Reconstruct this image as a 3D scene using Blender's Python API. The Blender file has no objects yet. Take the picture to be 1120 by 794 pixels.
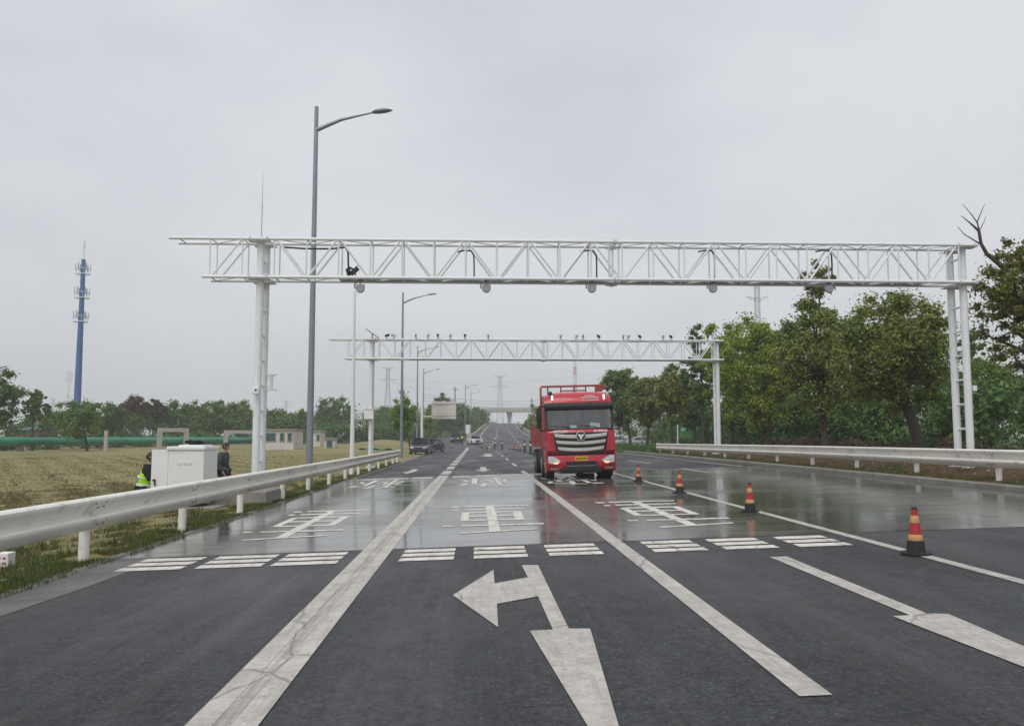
import bpy, bmesh, math, random
import numpy as np
from mathutils import Vector, Matrix, Euler

random.seed(7)
SC = bpy.context.scene
COL = SC.collection

# ------------------------------------------------------------------ camera
F_PX, PW, PH = 930.0, 1120.0, 794.0
PITCH = math.atan(81.0 / F_PX)
YAW = math.atan(37.0 * math.cos(PITCH) / F_PX)
CAM_Z = 1.6
cam_d = bpy.data.cameras.new('camera')
cam = bpy.data.objects.new('camera', cam_d)
COL.objects.link(cam)
cam_d.sensor_width = 36.0
cam_d.lens = F_PX / PW * 36.0
cam_d.clip_start = 0.05
cam_d.clip_end = 9000
cam.location = (0, 0, CAM_Z)
cam.rotation_euler = (math.pi / 2 + PITCH, 0, -YAW)
SC.camera = cam

# ------------------------------------------------------------------ sky, sun, exposure
SUN_EL, SUN_AZ = math.radians(52), math.radians(205)
world = bpy.data.worlds.new("World")
SC.world = world
world.use_nodes = True
wt = world.node_tree
for n in list(wt.nodes):
    wt.nodes.remove(n)
wo = wt.nodes.new('ShaderNodeOutputWorld')
bg = wt.nodes.new('ShaderNodeBackground')
bg.inputs['Strength'].default_value = 0.1
sky = wt.nodes.new('ShaderNodeTexSky')
sky.sky_type = 'NISHITA'
sky.sun_disc = False
sky.sun_elevation = SUN_EL
sky.sun_rotation = SUN_AZ
sky.air_density = 1.0
sky.dust_density = 4.0
hsv = wt.nodes.new('ShaderNodeHueSaturation')
hsv.inputs['Saturation'].default_value = 0.35
wt.links.new(sky.outputs[0], hsv.inputs['Color'])
tc = wt.nodes.new('ShaderNodeTexCoord')
mp = wt.nodes.new('ShaderNodeMapping')
mp.inputs['Scale'].default_value = (1.0, 1.0, 2.6)
wt.links.new(tc.outputs['Generated'], mp.inputs[0])
ns = wt.nodes.new('ShaderNodeTexNoise')
ns.inputs['Scale'].default_value = 1.5
ns.inputs['Detail'].default_value = 5
ns.inputs['Roughness'].default_value = 0.5
wt.links.new(mp.outputs[0], ns.inputs['Vector'])
cr = wt.nodes.new('ShaderNodeValToRGB')
cr.color_ramp.elements[0].position = 0.36
cr.color_ramp.elements[0].color = (5.45, 5.72, 6.3, 1)
cr.color_ramp.elements[1].position = 0.64
cr.color_ramp.elements[1].color = (7.4, 7.55, 8.0, 1)
wt.links.new(ns.outputs[0], cr.inputs[0])
mx = wt.nodes.new('ShaderNodeMix')
mx.data_type = 'RGBA'
mx.inputs[0].default_value = 0.93
wt.links.new(hsv.outputs[0], mx.inputs[6])
wt.links.new(cr.outputs[0], mx.inputs[7])
wt.links.new(mx.outputs[2], bg.inputs['Color'])
wt.links.new(bg.outputs[0], wo.inputs[0])

sun_d = bpy.data.lights.new('sun', 'SUN')
sun_d.energy = 1.5
sun_d.angle = math.radians(40)
sun_d.color = (1.0, 0.97, 0.92)
sun = bpy.data.objects.new('sun', sun_d)
COL.objects.link(sun)
sd = Vector((math.sin(SUN_AZ) * math.cos(SUN_EL), math.cos(SUN_AZ) * math.cos(SUN_EL), math.sin(SUN_EL)))
sun.rotation_euler = sd.to_track_quat('Z', 'Y').to_euler()
sun.location = (0, -30, 60)

SC.view_settings.view_transform = 'Standard'
SC.view_settings.look = 'None'
SC.view_settings.gamma = 1.0
SC.view_settings.exposure = 0.07
SC.view_settings.use_curve_mapping = False
SC.render.engine = 'CYCLES'
SC.cycles.max_bounces = 6
SC.cycles.diffuse_bounces = 3
SC.cycles.transparent_max_bounces = 8
SC.cycles.volume_bounces = 3
SC.cycles.use_denoising = True
SC.cycles.denoising_prefilter = 'ACCURATE'
SC.cycles.sample_clamp_indirect = 4.0

# ------------------------------------------------------------------ measuring helpers (photo pixel -> place)
_F = Vector((math.sin(YAW) * math.cos(PITCH), math.cos(YAW) * math.cos(PITCH), math.sin(PITCH)))
_R = Vector((math.cos(YAW), -math.sin(YAW), 0))
_U = _R.cross(_F)


def ray(px, py):
    return _F + _R * ((px - PW / 2) / F_PX) + _U * (-(py - PH / 2) / F_PX)


def onY(px, py, Y):
    d = ray(px, py)
    t = Y / d.y
    return Vector((d.x * t, Y, CAM_Z + d.z * t))


CROSS = 0.03


def on_road(px, py):
    d = ray(px, py)
    t = CAM_Z / (CROSS * d.x - d.z)
    return (d.x * t, d.y * t)


def sstep(a, b, v):
    t = min(1.0, max(0.0, (v - a) / (b - a)))
    return t * t * (3 - 2 * t)


def interp(v, pts):
    if v <= pts[0][0]:
        return pts[0][1]
    for (a, va), (b, vb) in zip(pts, pts[1:]):
        if v <= b:
            return va + (vb - va) * (v - a) / (b - a)
    return pts[-1][1]


def crossfall(y):
    return CROSS * (1 - sstep(60, 150, y))


Z_PROF = [(0, 0), (112, 0), (135, .45), (155, 1.1), (175, 1.95), (210, 2.95), (251, 4.15), (310, 5.95), (360, 7.3), (390, 7.9), (420, 8.1), (470, 7.6), (700, 6)]
L_EDGE = [(0, -5.2), (72, -5.2), (90, -5.4), (120, -4.6), (150, -2.2), (175, -.2), (210, .5), (251, 1.5), (310, 3.3), (380, 6.4), (430, 9.5), (700, 40)]
R_EDGE = [(0, 12.2), (110, 12.2), (150, 11.4), (175, 10.9), (210, 11.4), (251, 12.5), (310, 14.4), (380, 17.4), (430, 20.5), (700, 51)]


def ledge(y): return interp(y, L_EDGE)
def redge(y): return interp(y, R_EDGE)
def road_z(x, y): return crossfall(y) * x + interp(y, Z_PROF)


BR_L = [(95, -5.4), (120, -6.2), (150, -7.2), (180, -8.7), (215, -11.9), (260, -17.5), (320, -27)]
BR_R = [(95, -3), (120, -2.6), (160, -2.6), (190, -5.6), (230, -10.8), (260, -14.6), (320, -23)]


def branch_z(y): return interp(y, [(0, 0), (110, -.1), (140, .35), (165, .9), (215, 1.85), (260, 2.4), (330, 2.6)])


def ground_z(x, y):
    """terrain height, verges and field included"""
    le, re = ledge(y), redge(y)
    rz = road_z(min(max(x, le), re), y)
    base_l = interp(y, [(-20, -.27), (30, -.27), (60, -.2), (90, 0.0), (110, .05), (140, .4), (215, 1.5), (300, 2.0), (2000, 2.0)])
    base_r = interp(y, [(-20, .85), (60, .8), (90, .5), (120, .2), (200, .3), (2000, 1.0)])
    if x < le:
        d = le - x
        near = rz - .02
        far = base_l
        far += .95 * math.exp(-((x + 14) / 5) ** 2 - ((y - 128) / 13) ** 2)
        if 92 < y < 330:
            bl, br = interp(y, BR_L), interp(y, BR_R)
            bz = branch_z(y)
            if bl - .3 <= x <= br + .3:
                return bz - .1
            if x > br:
                e = bz - .05
                k = min(1.0, (le - x) / max(.5, le - br))
                return near * (1 - k) + e * k
            dd = bl - x
            far2 = bz - .02
            k = sstep(0, 6, dd)
            return far2 * (1 - k) + far * k
        k = sstep(0.4, 3.5 if y < 92 else 14, d)
        return near * (1 - k) + far * k
    if x > re:
        d = x - re
        near = rz + .12
        if y < 60:
            bump = interp(d, [(0, 0), (.8, .02), (1.6, .2), (3.5, .4), (12, .4), (20, 0)])
            k = sstep(3, 20, d)
            return (near + bump) * (1 - k) + (base_r) * k
        k = sstep(0, 14, d)
        return near * (1 - k) + base_r * k
    return rz - .12


# ------------------------------------------------------------------ materials
def new_mat(name):
    m = bpy.data.materials.new(name)
    m.use_nodes = True
    nt = m.node_tree
    return m, nt, nt.nodes['Principled BSDF']


def N(nt, kind, **kw):
    n = nt.nodes.new(kind)
    for k, v in kw.items():
        if k in n.inputs:
            n.inputs[k].default_value = v
        else:
            setattr(n, k, v)
    return n


def mixc(nt, fac, a, b, blend='MIX'):
    n = nt.nodes.new('ShaderNodeMix')
    n.data_type = 'RGBA'
    n.blend_type = blend
    for sock, v in ((0, fac), (6, a), (7, b)):
        if hasattr(v, 'is_linked') or hasattr(v, 'node'):
            nt.links.new(v, n.inputs[sock])
        elif isinstance(v, (int, float)):
            n.inputs[sock].default_value = v
        else:
            n.inputs[sock].default_value = (*v, 1)
    return n.outputs[2]


def coords(nt, scale=(1, 1, 1), kind='pos', rot=(0, 0, 0)):
    if kind == 'pos':
        g = nt.nodes.new('ShaderNodeNewGeometry').outputs['Position']
    else:
        g = nt.nodes.new('ShaderNodeTexCoord').outputs['Object']
    m = nt.nodes.new('ShaderNodeMapping')
    m.inputs['Scale'].default_value = scale
    m.inputs['Rotation'].default_value = rot
    nt.links.new(g, m.inputs[0])
    return m.outputs[0]


def noise(nt, vec, scale, detail=4, rough=.55):
    n = nt.nodes.new('ShaderNodeTexNoise')
    n.inputs['Scale'].default_value = scale
    n.inputs['Detail'].default_value = detail
    n.inputs['Roughness'].default_value = rough
    nt.links.new(vec, n.inputs['Vector'])
    return n.outputs[0]


def ramp(nt, fac, p0, c0, p1, c1):
    n = nt.nodes.new('ShaderNodeValToRGB')
    e = n.color_ramp.elements
    e[0].position = p0
    e[1].position = p1
    e[0].color = (c0, c0, c0, 1) if isinstance(c0, (int, float)) else (*c0, 1)
    e[1].color = (c1, c1, c1, 1) if isinstance(c1, (int, float)) else (*c1, 1)
    nt.links.new(fac, n.inputs[0])
    return n.outputs[0]


def bump(nt, bs, h, strength=.3, dist=.02):
    b = nt.nodes.new('ShaderNodeBump')
    b.inputs['Strength'].default_value = strength
    b.inputs['Distance'].default_value = dist
    nt.links.new(h, b.inputs['Height'])
    nt.links.new(b.outputs[0], bs.inputs['Normal'])


def M(name, col, rough=.5, metal=0.0, var=.18, scale=4, dirt=None, bmp=0, spec=.5, coat=0, emit=None):
    m, nt, bs = new_mat(name)
    v = coords(nt, kind='obj')
    a = tuple(c * (1 - var) for c in col)
    b = tuple(min(1, c * (1 + var * .6)) for c in col)
    c1 = ramp(nt, noise(nt, v, scale, 6, .6), .3, a, .7, b)
    if dirt:
        f = ramp(nt, noise(nt, v, scale * 2.7, 8, .7), .55, 0.0, .72, dirt[1])
        c1 = mixc(nt, f, c1, dirt[0])
    nt.links.new(c1, bs.inputs['Base Color'])
    r = ramp(nt, noise(nt, v, scale * 1.7, 4), .3, max(0.02, rough - .1), .7, min(1, rough + .1))
    nt.links.new(r, bs.inputs['Roughness'])
    bs.inputs['Metallic'].default_value = metal
    bs.inputs['Specular IOR Level'].default_value = spec
    bs.inputs['Coat Weight'].default_value = coat
    if bmp:
        bump(nt, bs, noise(nt, v, scale * 8, 6), bmp, .01)
    if emit:
        bs.inputs['Emission Color'].default_value = (*emit[0], 1)
        bs.inputs['Emission Strength'].default_value = emit[1]
    return m


def leaf_mat(name, c_a, c_b, c_rare=None, trans=.25):
    m, nt, bs = new_mat(name)
    g = nt.nodes.new('ShaderNodeNewGeometry')
    c = ramp(nt, g.outputs['Random Per Island'], 0.1, c_a, .9, c_b)
    v = coords(nt, kind='pos')
    f = ramp(nt, noise(nt, v, .55, 3), .42, 0.0, .66, .8)
    c = mixc(nt, f, c, c_rare or tuple(x * .8 for x in c_b))
    nt.links.new(c, bs.inputs['Base Color'])
    bs.inputs['Roughness'].default_value = .6
    bs.inputs['Specular IOR Level'].default_value = .25
    tr = nt.nodes.new('ShaderNodeBsdfTranslucent')
    nt.links.new(c, tr.inputs['Color'])
    ms = nt.nodes.new('ShaderNodeMixShader')
    ms.inputs[0].default_value = trans
    out = nt.nodes['Material Output']
    nt.links.new(bs.outputs[0], ms.inputs[1])
    nt.links.new(tr.outputs[0], ms.inputs[2])
    nt.links.new(ms.outputs[0], out.inputs[0])
    return m


MAT = {}
MAT['white_steel'] = M('white_steel', (.74, .76, .76), .38, .0, .05, 1.5, ((.42, .40, .36), .35))
MAT['rail_white'] = M('rail_white', (.82, .80, .73), .38, 0, .07, 1.2, ((.36, .31, .24), .75))
MAT['galv'] = M('galv', (.26, .28, .31), .45, .5, .12, 2)
MAT['lamp_grey'] = M('lamp_grey', (.20, .22, .24), .4, .4, .1, 3)
MAT['dark_metal'] = M('dark_metal', (.03, .03, .035), .5, .3, .3, 6)
MAT['mid_metal'] = M('mid_metal', (.22, .23, .24), .5, .3, .2, 6)
MAT['sensor_grey'] = M('sensor_grey', (.30, .31, .32), .45, 0, .1, 9)
MAT['black_plastic'] = M('black_plastic', (.014, .014, .015), .42, 0, .3, 8)
MAT['rubber'] = M('rubber', (.016, .016, .016), .75, 0, .3, 12, ((.07, .065, .055), .5))
MAT['red_paint'] = M('red_paint', (.47, .016, .03), .33, 0, .14, 1.3, ((.27, .10, .08), .4), coat=.4)
MAT['red_rust'] = M('red_rust', (.30, .07, .06), .7, 0, .3, 2.2, ((.22, .13, .11), .9))
MAT['chrome'] = M('chrome', (.66, .64, .60), .34, .55, .12, 6)
MAT['yellow_plate'] = M('yellow_plate', (.75, .42, .02), .5, 0, .08, 9)
MAT['headlight'] = M('headlight', (.75, .76, .78), .12, .35, .2, 14)
MAT['indicator'] = M('indicator', (1, .45, .08), .3, 0, .1, 8, emit=((1, .5, .2), 1.0))
MAT['white_lamp'] = M('white_lamp', (.9, .9, .85), .3, 0, .05, 8, emit=((1, .97, .9), .6))
MAT['white_plain'] = M('white_plain', (.78, .79, .78), .4, 0, .05, 3, ((.5, .5, .47), .3))
MAT['paper'] = M('paper', (.8, .85, .85), .7, 0, .05, 9)
MAT['concrete_old'] = M('concrete_old', (.30, .285, .25), .9, 0, .22, 2.5, ((.13, .12, .10), .7), .5)
MAT['concrete_pale'] = M('concrete_pale', (.42, .40, .36), .85, 0, .2, .8, ((.2, .19, .16), .5), .3)
MAT['plaster'] = M('plaster', (.60, .57, .53), .9, 0, .12, .7, ((.33, .30, .26), .5), .2)
MAT['beige_wall'] = M('beige_wall', (.40, .34, .28), .85, 0, .18, .25, ((.25, .2, .16), .5))
MAT['green_pipe'] = M('green_pipe', (.018, .27, .16), .5, 0, .3, .35, ((.06, .15, .11), .7))
MAT['blue_tower'] = M('blue_tower', (.05, .13, .34), .55, 0, .2, .4, ((.14, .19, .30), .6))
MAT['pylon'] = M('pylon', (.30, .33, .37), .6, .2, .1, .3)
MAT['wire'] = M('wire', (.10, .105, .11), .6, 0, .1, .3)
MAT['chim_red'] = M('chim_red', (.55, .22, .22), .8, 0, .1, .3)
MAT['chim_white'] = M('chim_white', (.72, .72, .72), .8, 0, .1, .3)
MAT['bark'] = M('bark', (.062, .05, .042), .9, 0, .35, 6, ((.12, .10, .085), .6), .8)
MAT['skin'] = M('skin', (.42, .24, .17), .55, 0, .1, 9)
MAT['hair'] = M('hair', (.012, .011, .011), .6, 0, .3, 30)
MAT['jacket'] = M('jacket', (.045, .055, .07), .8, 0, .3, 9)
MAT['trousers'] = M('trousers', (.02, .021, .026), .85, 0, .3, 9)
MAT['hivis'] = M('hivis', (.42, .85, .03), .6, 0, .12, 9)
MAT['reflective'] = M('reflective', (.75, .78, .7), .4, 0, .06, 9)
MAT['blackcloth'] = M('blackcloth', (.012, .012, .014), .85, 0, .3, 9)
MAT['cone_orange'] = M('cone_orange', (.40, .02, .025), .5, 0, .25, 9, ((.30, .08, .05), .5))
MAT['cone_yellow'] = M('cone_yellow', (.60, .34, .13), .45, 0, .2, 11, ((.4, .24, .12), .5))
MAT['cone_black'] = M('cone_black', (.02, .02, .02), .7, 0, .3, 9, ((.08, .075, .065), .5))
MAT['glass_teal'] = M('glass_teal', (.03, .10, .10), .2, 0, .3, 2)
MAT['plate_blue'] = M('plate_blue', (.03, .06, .14), .5, 0, .1, 3)
MAT['lining'] = M('lining', (.12, .125, .12), .9, 0, .2, 3)
MAT['car_black'] = M('car_black', (.02, .022, .028), .25, .2, .1, 1, coat=.4)
MAT['car_grey'] = M('car_grey', (.07, .075, .085), .28, .3, .1, 1, coat=.4)
MAT['car_silver'] = M('car_silver', (.45, .47, .5), .3, .4, .1, 1, coat=.4)
MAT['car_white'] = M('car_white', (.72, .73, .74), .3, 0, .05, 1, coat=.4)
MAT['car_red'] = M('car_red', (.35, .05, .05), .35, 0, .1, 1, coat=.4)
MAT['tarp_green'] = M('tarp_green', (.06, .30, .17), .8, 0, .3, 1.2)
MAT['truck_green'] = M('truck_green', (.05, .22, .05), .6, 0, .3, 2)
MAT['net_green'] = M('net_green', (.05, .20, .12), .9, 0, .3, 2)
MAT['rust_heap'] = M('rust_heap', (.15, .08, .055), .95, 0, .35, .8)
MAT['stone'] = M('stone', (.22, .19, .16), .9, 0, .3, 7, bmp=.4)


def glass_mat(name, col, rough=.04):
    m, nt, bs = new_mat(name)
    v = coords(nt, kind='obj')
    nt.links.new(ramp(nt, noise(nt, v, 3, 4), .3, tuple(c * .7 for c in col), .7, col), bs.inputs['Base Color'])
    bs.inputs['Roughness'].default_value = rough
    bs.inputs['Specular IOR Level'].default_value = .7
    return m


MAT['windscreen'] = glass_mat('windscreen', (.035, .045, .05))
MAT['car_glass'] = glass_mat('car_glass', (.02, .024, .03))


def windscreen_clear():
    m, nt, bs = new_mat('truck_glass')
    out = nt.nodes['Material Output']
    gl = nt.nodes.new('ShaderNodeBsdfGlossy')
    gl.inputs['Roughness'].default_value = .03
    tr = nt.nodes.new('ShaderNodeBsdfTransparent')
    tr.inputs['Color'].default_value = (.62, .70, .68, 1)
    ms = nt.nodes.new('ShaderNodeMixShader')
    fr = nt.nodes.new('ShaderNodeFresnel')
    fr.inputs['IOR'].default_value = 2.3
    nt.links.new(fr.outputs[0], ms.inputs[0])
    nt.links.new(tr.outputs[0], ms.inputs[1])
    nt.links.new(gl.outputs[0], ms.inputs[2])
    nt.links.new(ms.outputs[0], out.inputs[0])
    return m


MAT['truck_glass'] = windscreen_clear()


def asphalt_mat():
    m, nt, bs = new_mat('asphalt')
    v = coords(nt)
    fine = noise(nt, v, 24, 8, .95)
    c = ramp(nt, fine, .40, (.002, .003, .0035), .62, (.068, .074, .078))
    mid = ramp(nt, noise(nt, v, 6, 9, .88), .38, .35, .60, 1.4)
    c = mixc(nt, 1.0, c, mid, 'MULTIPLY')
    # odd pale chips of aggregate
    chips = ramp(nt, noise(nt, v, 26, 3, .7), .62, 0.0, .68, .6)
    c = mixc(nt, chips, c, (.20, .20, .19))
    big = ramp(nt, noise(nt, v, .45, 5, .6), .3, 0.0, .7, 1.0)
    c = mixc(nt, big, c, (.62, .63, .65), 'MULTIPLY')
    # long streaks worn by tyres, running with the lane
    vs = coords(nt, (2.2, .05, 1))
    st = ramp(nt, noise(nt, vs, 1.3, 9, .85), .5, 0.0, .75, .42)
    c = mixc(nt, st, c, (.13, .128, .125))
    vd = coords(nt, (1, .45, 1))
    dust = ramp(nt, noise(nt, vd, 1.5, 10, .85), .57, 0.0, .72, .4)
    c = mixc(nt, dust, c, (.16, .15, .14))
    nt.links.new(c, bs.inputs['Base Color'])
    crk = nt.nodes.new('ShaderNodeTexVoronoi')
    crk.feature = 'DISTANCE_TO_EDGE'
    crk.inputs['Scale'].default_value = .22
    jv = nt.nodes.new('ShaderNodeMix')
    jv.data_type = 'VECTOR'
    jv.inputs[0].default_value = .3
    jn = nt.nodes.new('ShaderNodeTexNoise')
    jn.inputs['Scale'].default_value = 1.2
    jn.inputs['Detail'].default_value = 6
    nt.links.new(v, jn.inputs['Vector'])
    nt.links.new(v, jv.inputs[4])
    nt.links.new(jn.outputs['Color'], jv.inputs[5])
    nt.links.new(jv.outputs[1], crk.inputs['Vector'])
    oil = ramp(nt, noise(nt, coords(nt, (1, .5, 1)), .8, 7, .7), .56, 0.0, .70, .65)
    c2 = mixc(nt, oil, c, (.02, .02, .021))
    nt.links.new(c2, bs.inputs['Base Color'])
    damp = noise(nt, coords(nt, (.5, .16, 1)), .9, 5, .6)
    r = ramp(nt, damp, .35, .42, .62, .72)
    nt.links.new(r, bs.inputs['Roughness'])
    bs.inputs['Specular IOR Level'].default_value = .5
    bump(nt, bs, fine, .8, .01)
    return m


def wet_concrete_mat():
    m, nt, bs = new_mat('wet_concrete')
    v = coords(nt)
    vt = coords(nt, (.16, 3.2, 1))          # grooves brushed across the road
    gro = noise(nt, vt, 2.2, 5, .7)
    c = ramp(nt, gro, .36, (.045, .046, .042), .64, (.15, .148, .136))
    c = mixc(nt, ramp(nt, noise(nt, v, .33, 6, .62), .36, 0.0, .66, .9), c, (.105, .104, .10))
    c = mixc(nt, ramp(nt, noise(nt, v, 60, 3, .7), .55, 0.0, .75, .35), c, (.22, .21, .2))
    # slab joints every 5 m across and at the lane edges
    sep = nt.nodes.new('ShaderNodeSeparateXYZ')
    nt.links.new(v, sep.inputs[0])
    md = N(nt, 'ShaderNodeMath', operation='PINGPONG')
    nt.links.new(sep.outputs[1], md.inputs[0])
    md.inputs[1].default_value = 2.45
    lt = N(nt, 'ShaderNodeMath', operation='LESS_THAN')
    nt.links.new(md.outputs[0], lt.inputs[0])
    lt.inputs[1].default_value = .012
    c = mixc(nt, lt.outputs[0], c, (.045, .045, .045))
    nt.links.new(c, bs.inputs['Base Color'])
    wet = noise(nt, coords(nt, (.35, .5, 1)), .8, 5, .6)
    wetness = ramp(nt, wet, .40, .05, .64, .26)
    rr = mixc(nt, ramp(nt, noise(nt, coords(nt, (.1, 2.6, 1)), 2.4, 4, .7), .52, 0.0, .7, .6), wetness, (.42, .42, .42))
    nt.links.new(rr, bs.inputs['Roughness'])
    bs.inputs['Specular IOR Level'].default_value = .42
    bs.inputs['Coat Weight'].default_value = .22
    bs.inputs['Coat Roughness'].default_value = .07
    bs.inputs['Coat IOR'].default_value = 1.33
    bump(nt, bs, gro, .16, .01)
    return m


def paint_mat(name, streak=False, wear=.5, k=1.0):
    m, nt, bs = new_mat(name)
    v = coords(nt)
    c = ramp(nt, noise(nt, v, 3.5, 6, .65), .3, (.40 * k, .372 * k, .33 * k), .7, (.60 * k, .57 * k, .515 * k))
    w = ramp(nt, noise(nt, v, 22, 8, .8), .50, 0.0, .64, wear)
    c = mixc(nt, w, c, (.13, .125, .118))
    if streak:
        s = ramp(nt, noise(nt, coords(nt, (9, .35, 1)), 2.4, 6, .75), .42, 0.0, .62, .65)
        c = mixc(nt, s, c, (.17, .16, .15))
    lg = ramp(nt, noise(nt, coords(nt, (6, .5, 1)), 1.6, 8, .8), .50, 0.0, .66, .6)
    c = mixc(nt, lg, c, (.24, .225, .205))
    cr_ = nt.nodes.new('ShaderNodeTexVoronoi')
    cr_.feature = 'DISTANCE_TO_EDGE'
    cr_.inputs['Scale'].default_value = .55
    wv = coords(nt, (1, .55, 1))
    wn = nt.nodes.new('ShaderNodeTexNoise')
    wn.inputs['Scale'].default_value = 3
    nt.links.new(wv, wn.inputs['Vector'])
    wadd = nt.nodes.new('ShaderNodeMix')
    wadd.data_type = 'VECTOR'
    wadd.inputs[0].default_value = .22
    nt.links.new(wv, wadd.inputs[4])
    nt.links.new(wn.outputs['Color'], wadd.inputs[5])
    nt.links.new(wadd.outputs[1], cr_.inputs['Vector'])
    ck = ramp(nt, cr_.outputs[0], .0, .75, .007, 0.0)
    c = mixc(nt, ck, c, (.12, .11, .10))
    nt.links.new(c, bs.inputs['Base Color'])
    bs.inputs['Roughness'].default_value = .5
    bump(nt, bs, noise(nt, v, 80, 4, .7), .35, .004)
    return m


def ground_mat():
    m, nt, bs = new_mat('ground_soil')
    v = coords(nt)
    a = ramp(nt, noise(nt, v, .35, 8, .7), .35, (.21, .19, .082), .68, (.34, .30, .145))
    g = ramp(nt, noise(nt, v, .12, 8, .72), .50, 0.0, .68, .75)
    c = mixc(nt, g, a, (.13, .15, .055))
    fine = noise(nt, v, 9, 8, .8)
    c = mixc(nt, ramp(nt, fine, .5, 0.0, .72, .6), c, (.085, .068, .042))
    sep = nt.nodes.new('ShaderNodeSeparateXYZ')
    nt.links.new(v, sep.inputs[0])
    # green far land and leaf-littered brown bank right of the road
    rb = N(nt, 'ShaderNodeMapRange')
    nt.links.new(sep.outputs[0], rb.inputs[0])
    rb.inputs[1].default_value = 11.5
    rb.inputs[2].default_value = 12.5
    lit = ramp(nt, noise(nt, v, 6, 8, .8), .38, (.055, .036, .022), .68, (.20, .125, .07))
    lit = mixc(nt, ramp(nt, noise(nt, v, .9, 5, .6), .5, 0.0, .62, .85), lit, (.05, .062, .022))
    c = mixc(nt, rb.outputs[0], c, lit)
    rf = N(nt, 'ShaderNodeMapRange')
    nt.links.new(sep.outputs[1], rf.inputs[0])
    rf.inputs[1].default_value = 132
    rf.inputs[2].default_value = 150
    c = mixc(nt, rf.outputs[0], c, (.05, .085, .028))
    nt.links.new(c, bs.inputs['Base Color'])
    bs.inputs['Roughness'].default_value = .95
    bs.inputs['Specular IOR Level'].default_value = .15
    bump(nt, bs, fine, .9, .06)
    return m


MAT['asphalt'] = asphalt_mat()
MAT['wet_concrete'] = wet_concrete_mat()
MAT['paint'] = paint_mat('road_paint')
MAT['paint_worn'] = paint_mat('road_paint_worn', True, .8)
MAT['paint_white'] = paint_mat('road_paint_white', False, .35, 1.42)
MAT['ground'] = ground_mat()
MAT['kerb'] = M('kerb_concrete', (.23, .22, .20), .85, 0, .25, 1.6, ((.09, .085, .07), .7), .5)
MAT['gutter'] = M('gutter_concrete', (.13, .125, .115), .5, 0, .3, 1.2, ((.28, .26, .23), .5), .2)
MAT['tar'] = M('tar', (.015, .015, .015), .5, 0, .3, 8)
MAT['leaf_olive'] = leaf_mat('leaf_olive', (.06, .10, .024), (.28, .35, .075), (.26, .26, .07))
MAT['leaf_dark'] = leaf_mat('leaf_dark', (.040, .092, .026), (.14, .25, .055), (.10, .19, .05))
MAT['leaf_mid'] = leaf_mat('leaf_mid', (.055, .115, .026), (.20, .31, .06), (.15, .25, .05))
MAT['leaf_lime'] = leaf_mat('leaf_lime', (.08, .16, .016), (.22, .33, .035), (.14, .22, .03), .35)
MAT['leaf_yellowgreen'] = leaf_mat('leaf_yellowgreen', (.11, .19, .025), (.42, .50, .08), (.32, .38, .07), .42)
MAT['leaf_red'] = leaf_mat('leaf_red', (.055, .032, .025), (.12, .075, .055), (.06, .07, .03))
MAT['leaf_brown'] = leaf_mat('leaf_brown', (.06, .08, .024), (.29, .32, .08), (.28, .24, .08))
MAT['shrub_pink'] = leaf_mat('shrub_pink', (.09, .055, .04), (.19, .125, .09), (.10, .10, .05))
MAT['leaf_fresh'] = leaf_mat('leaf_fresh', (.10, .20, .03), (.26, .42, .07), (.18, .3, .05), .4)
MAT['grass'] = leaf_mat('grass_blades', (.05, .09, .018), (.13, .165, .04), (.15, .13, .05), .2)
MAT['straw'] = leaf_mat('straw_blades', (.14, .11, .05), (.25, .20, .10), (.11, .12, .045), .2)


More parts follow.
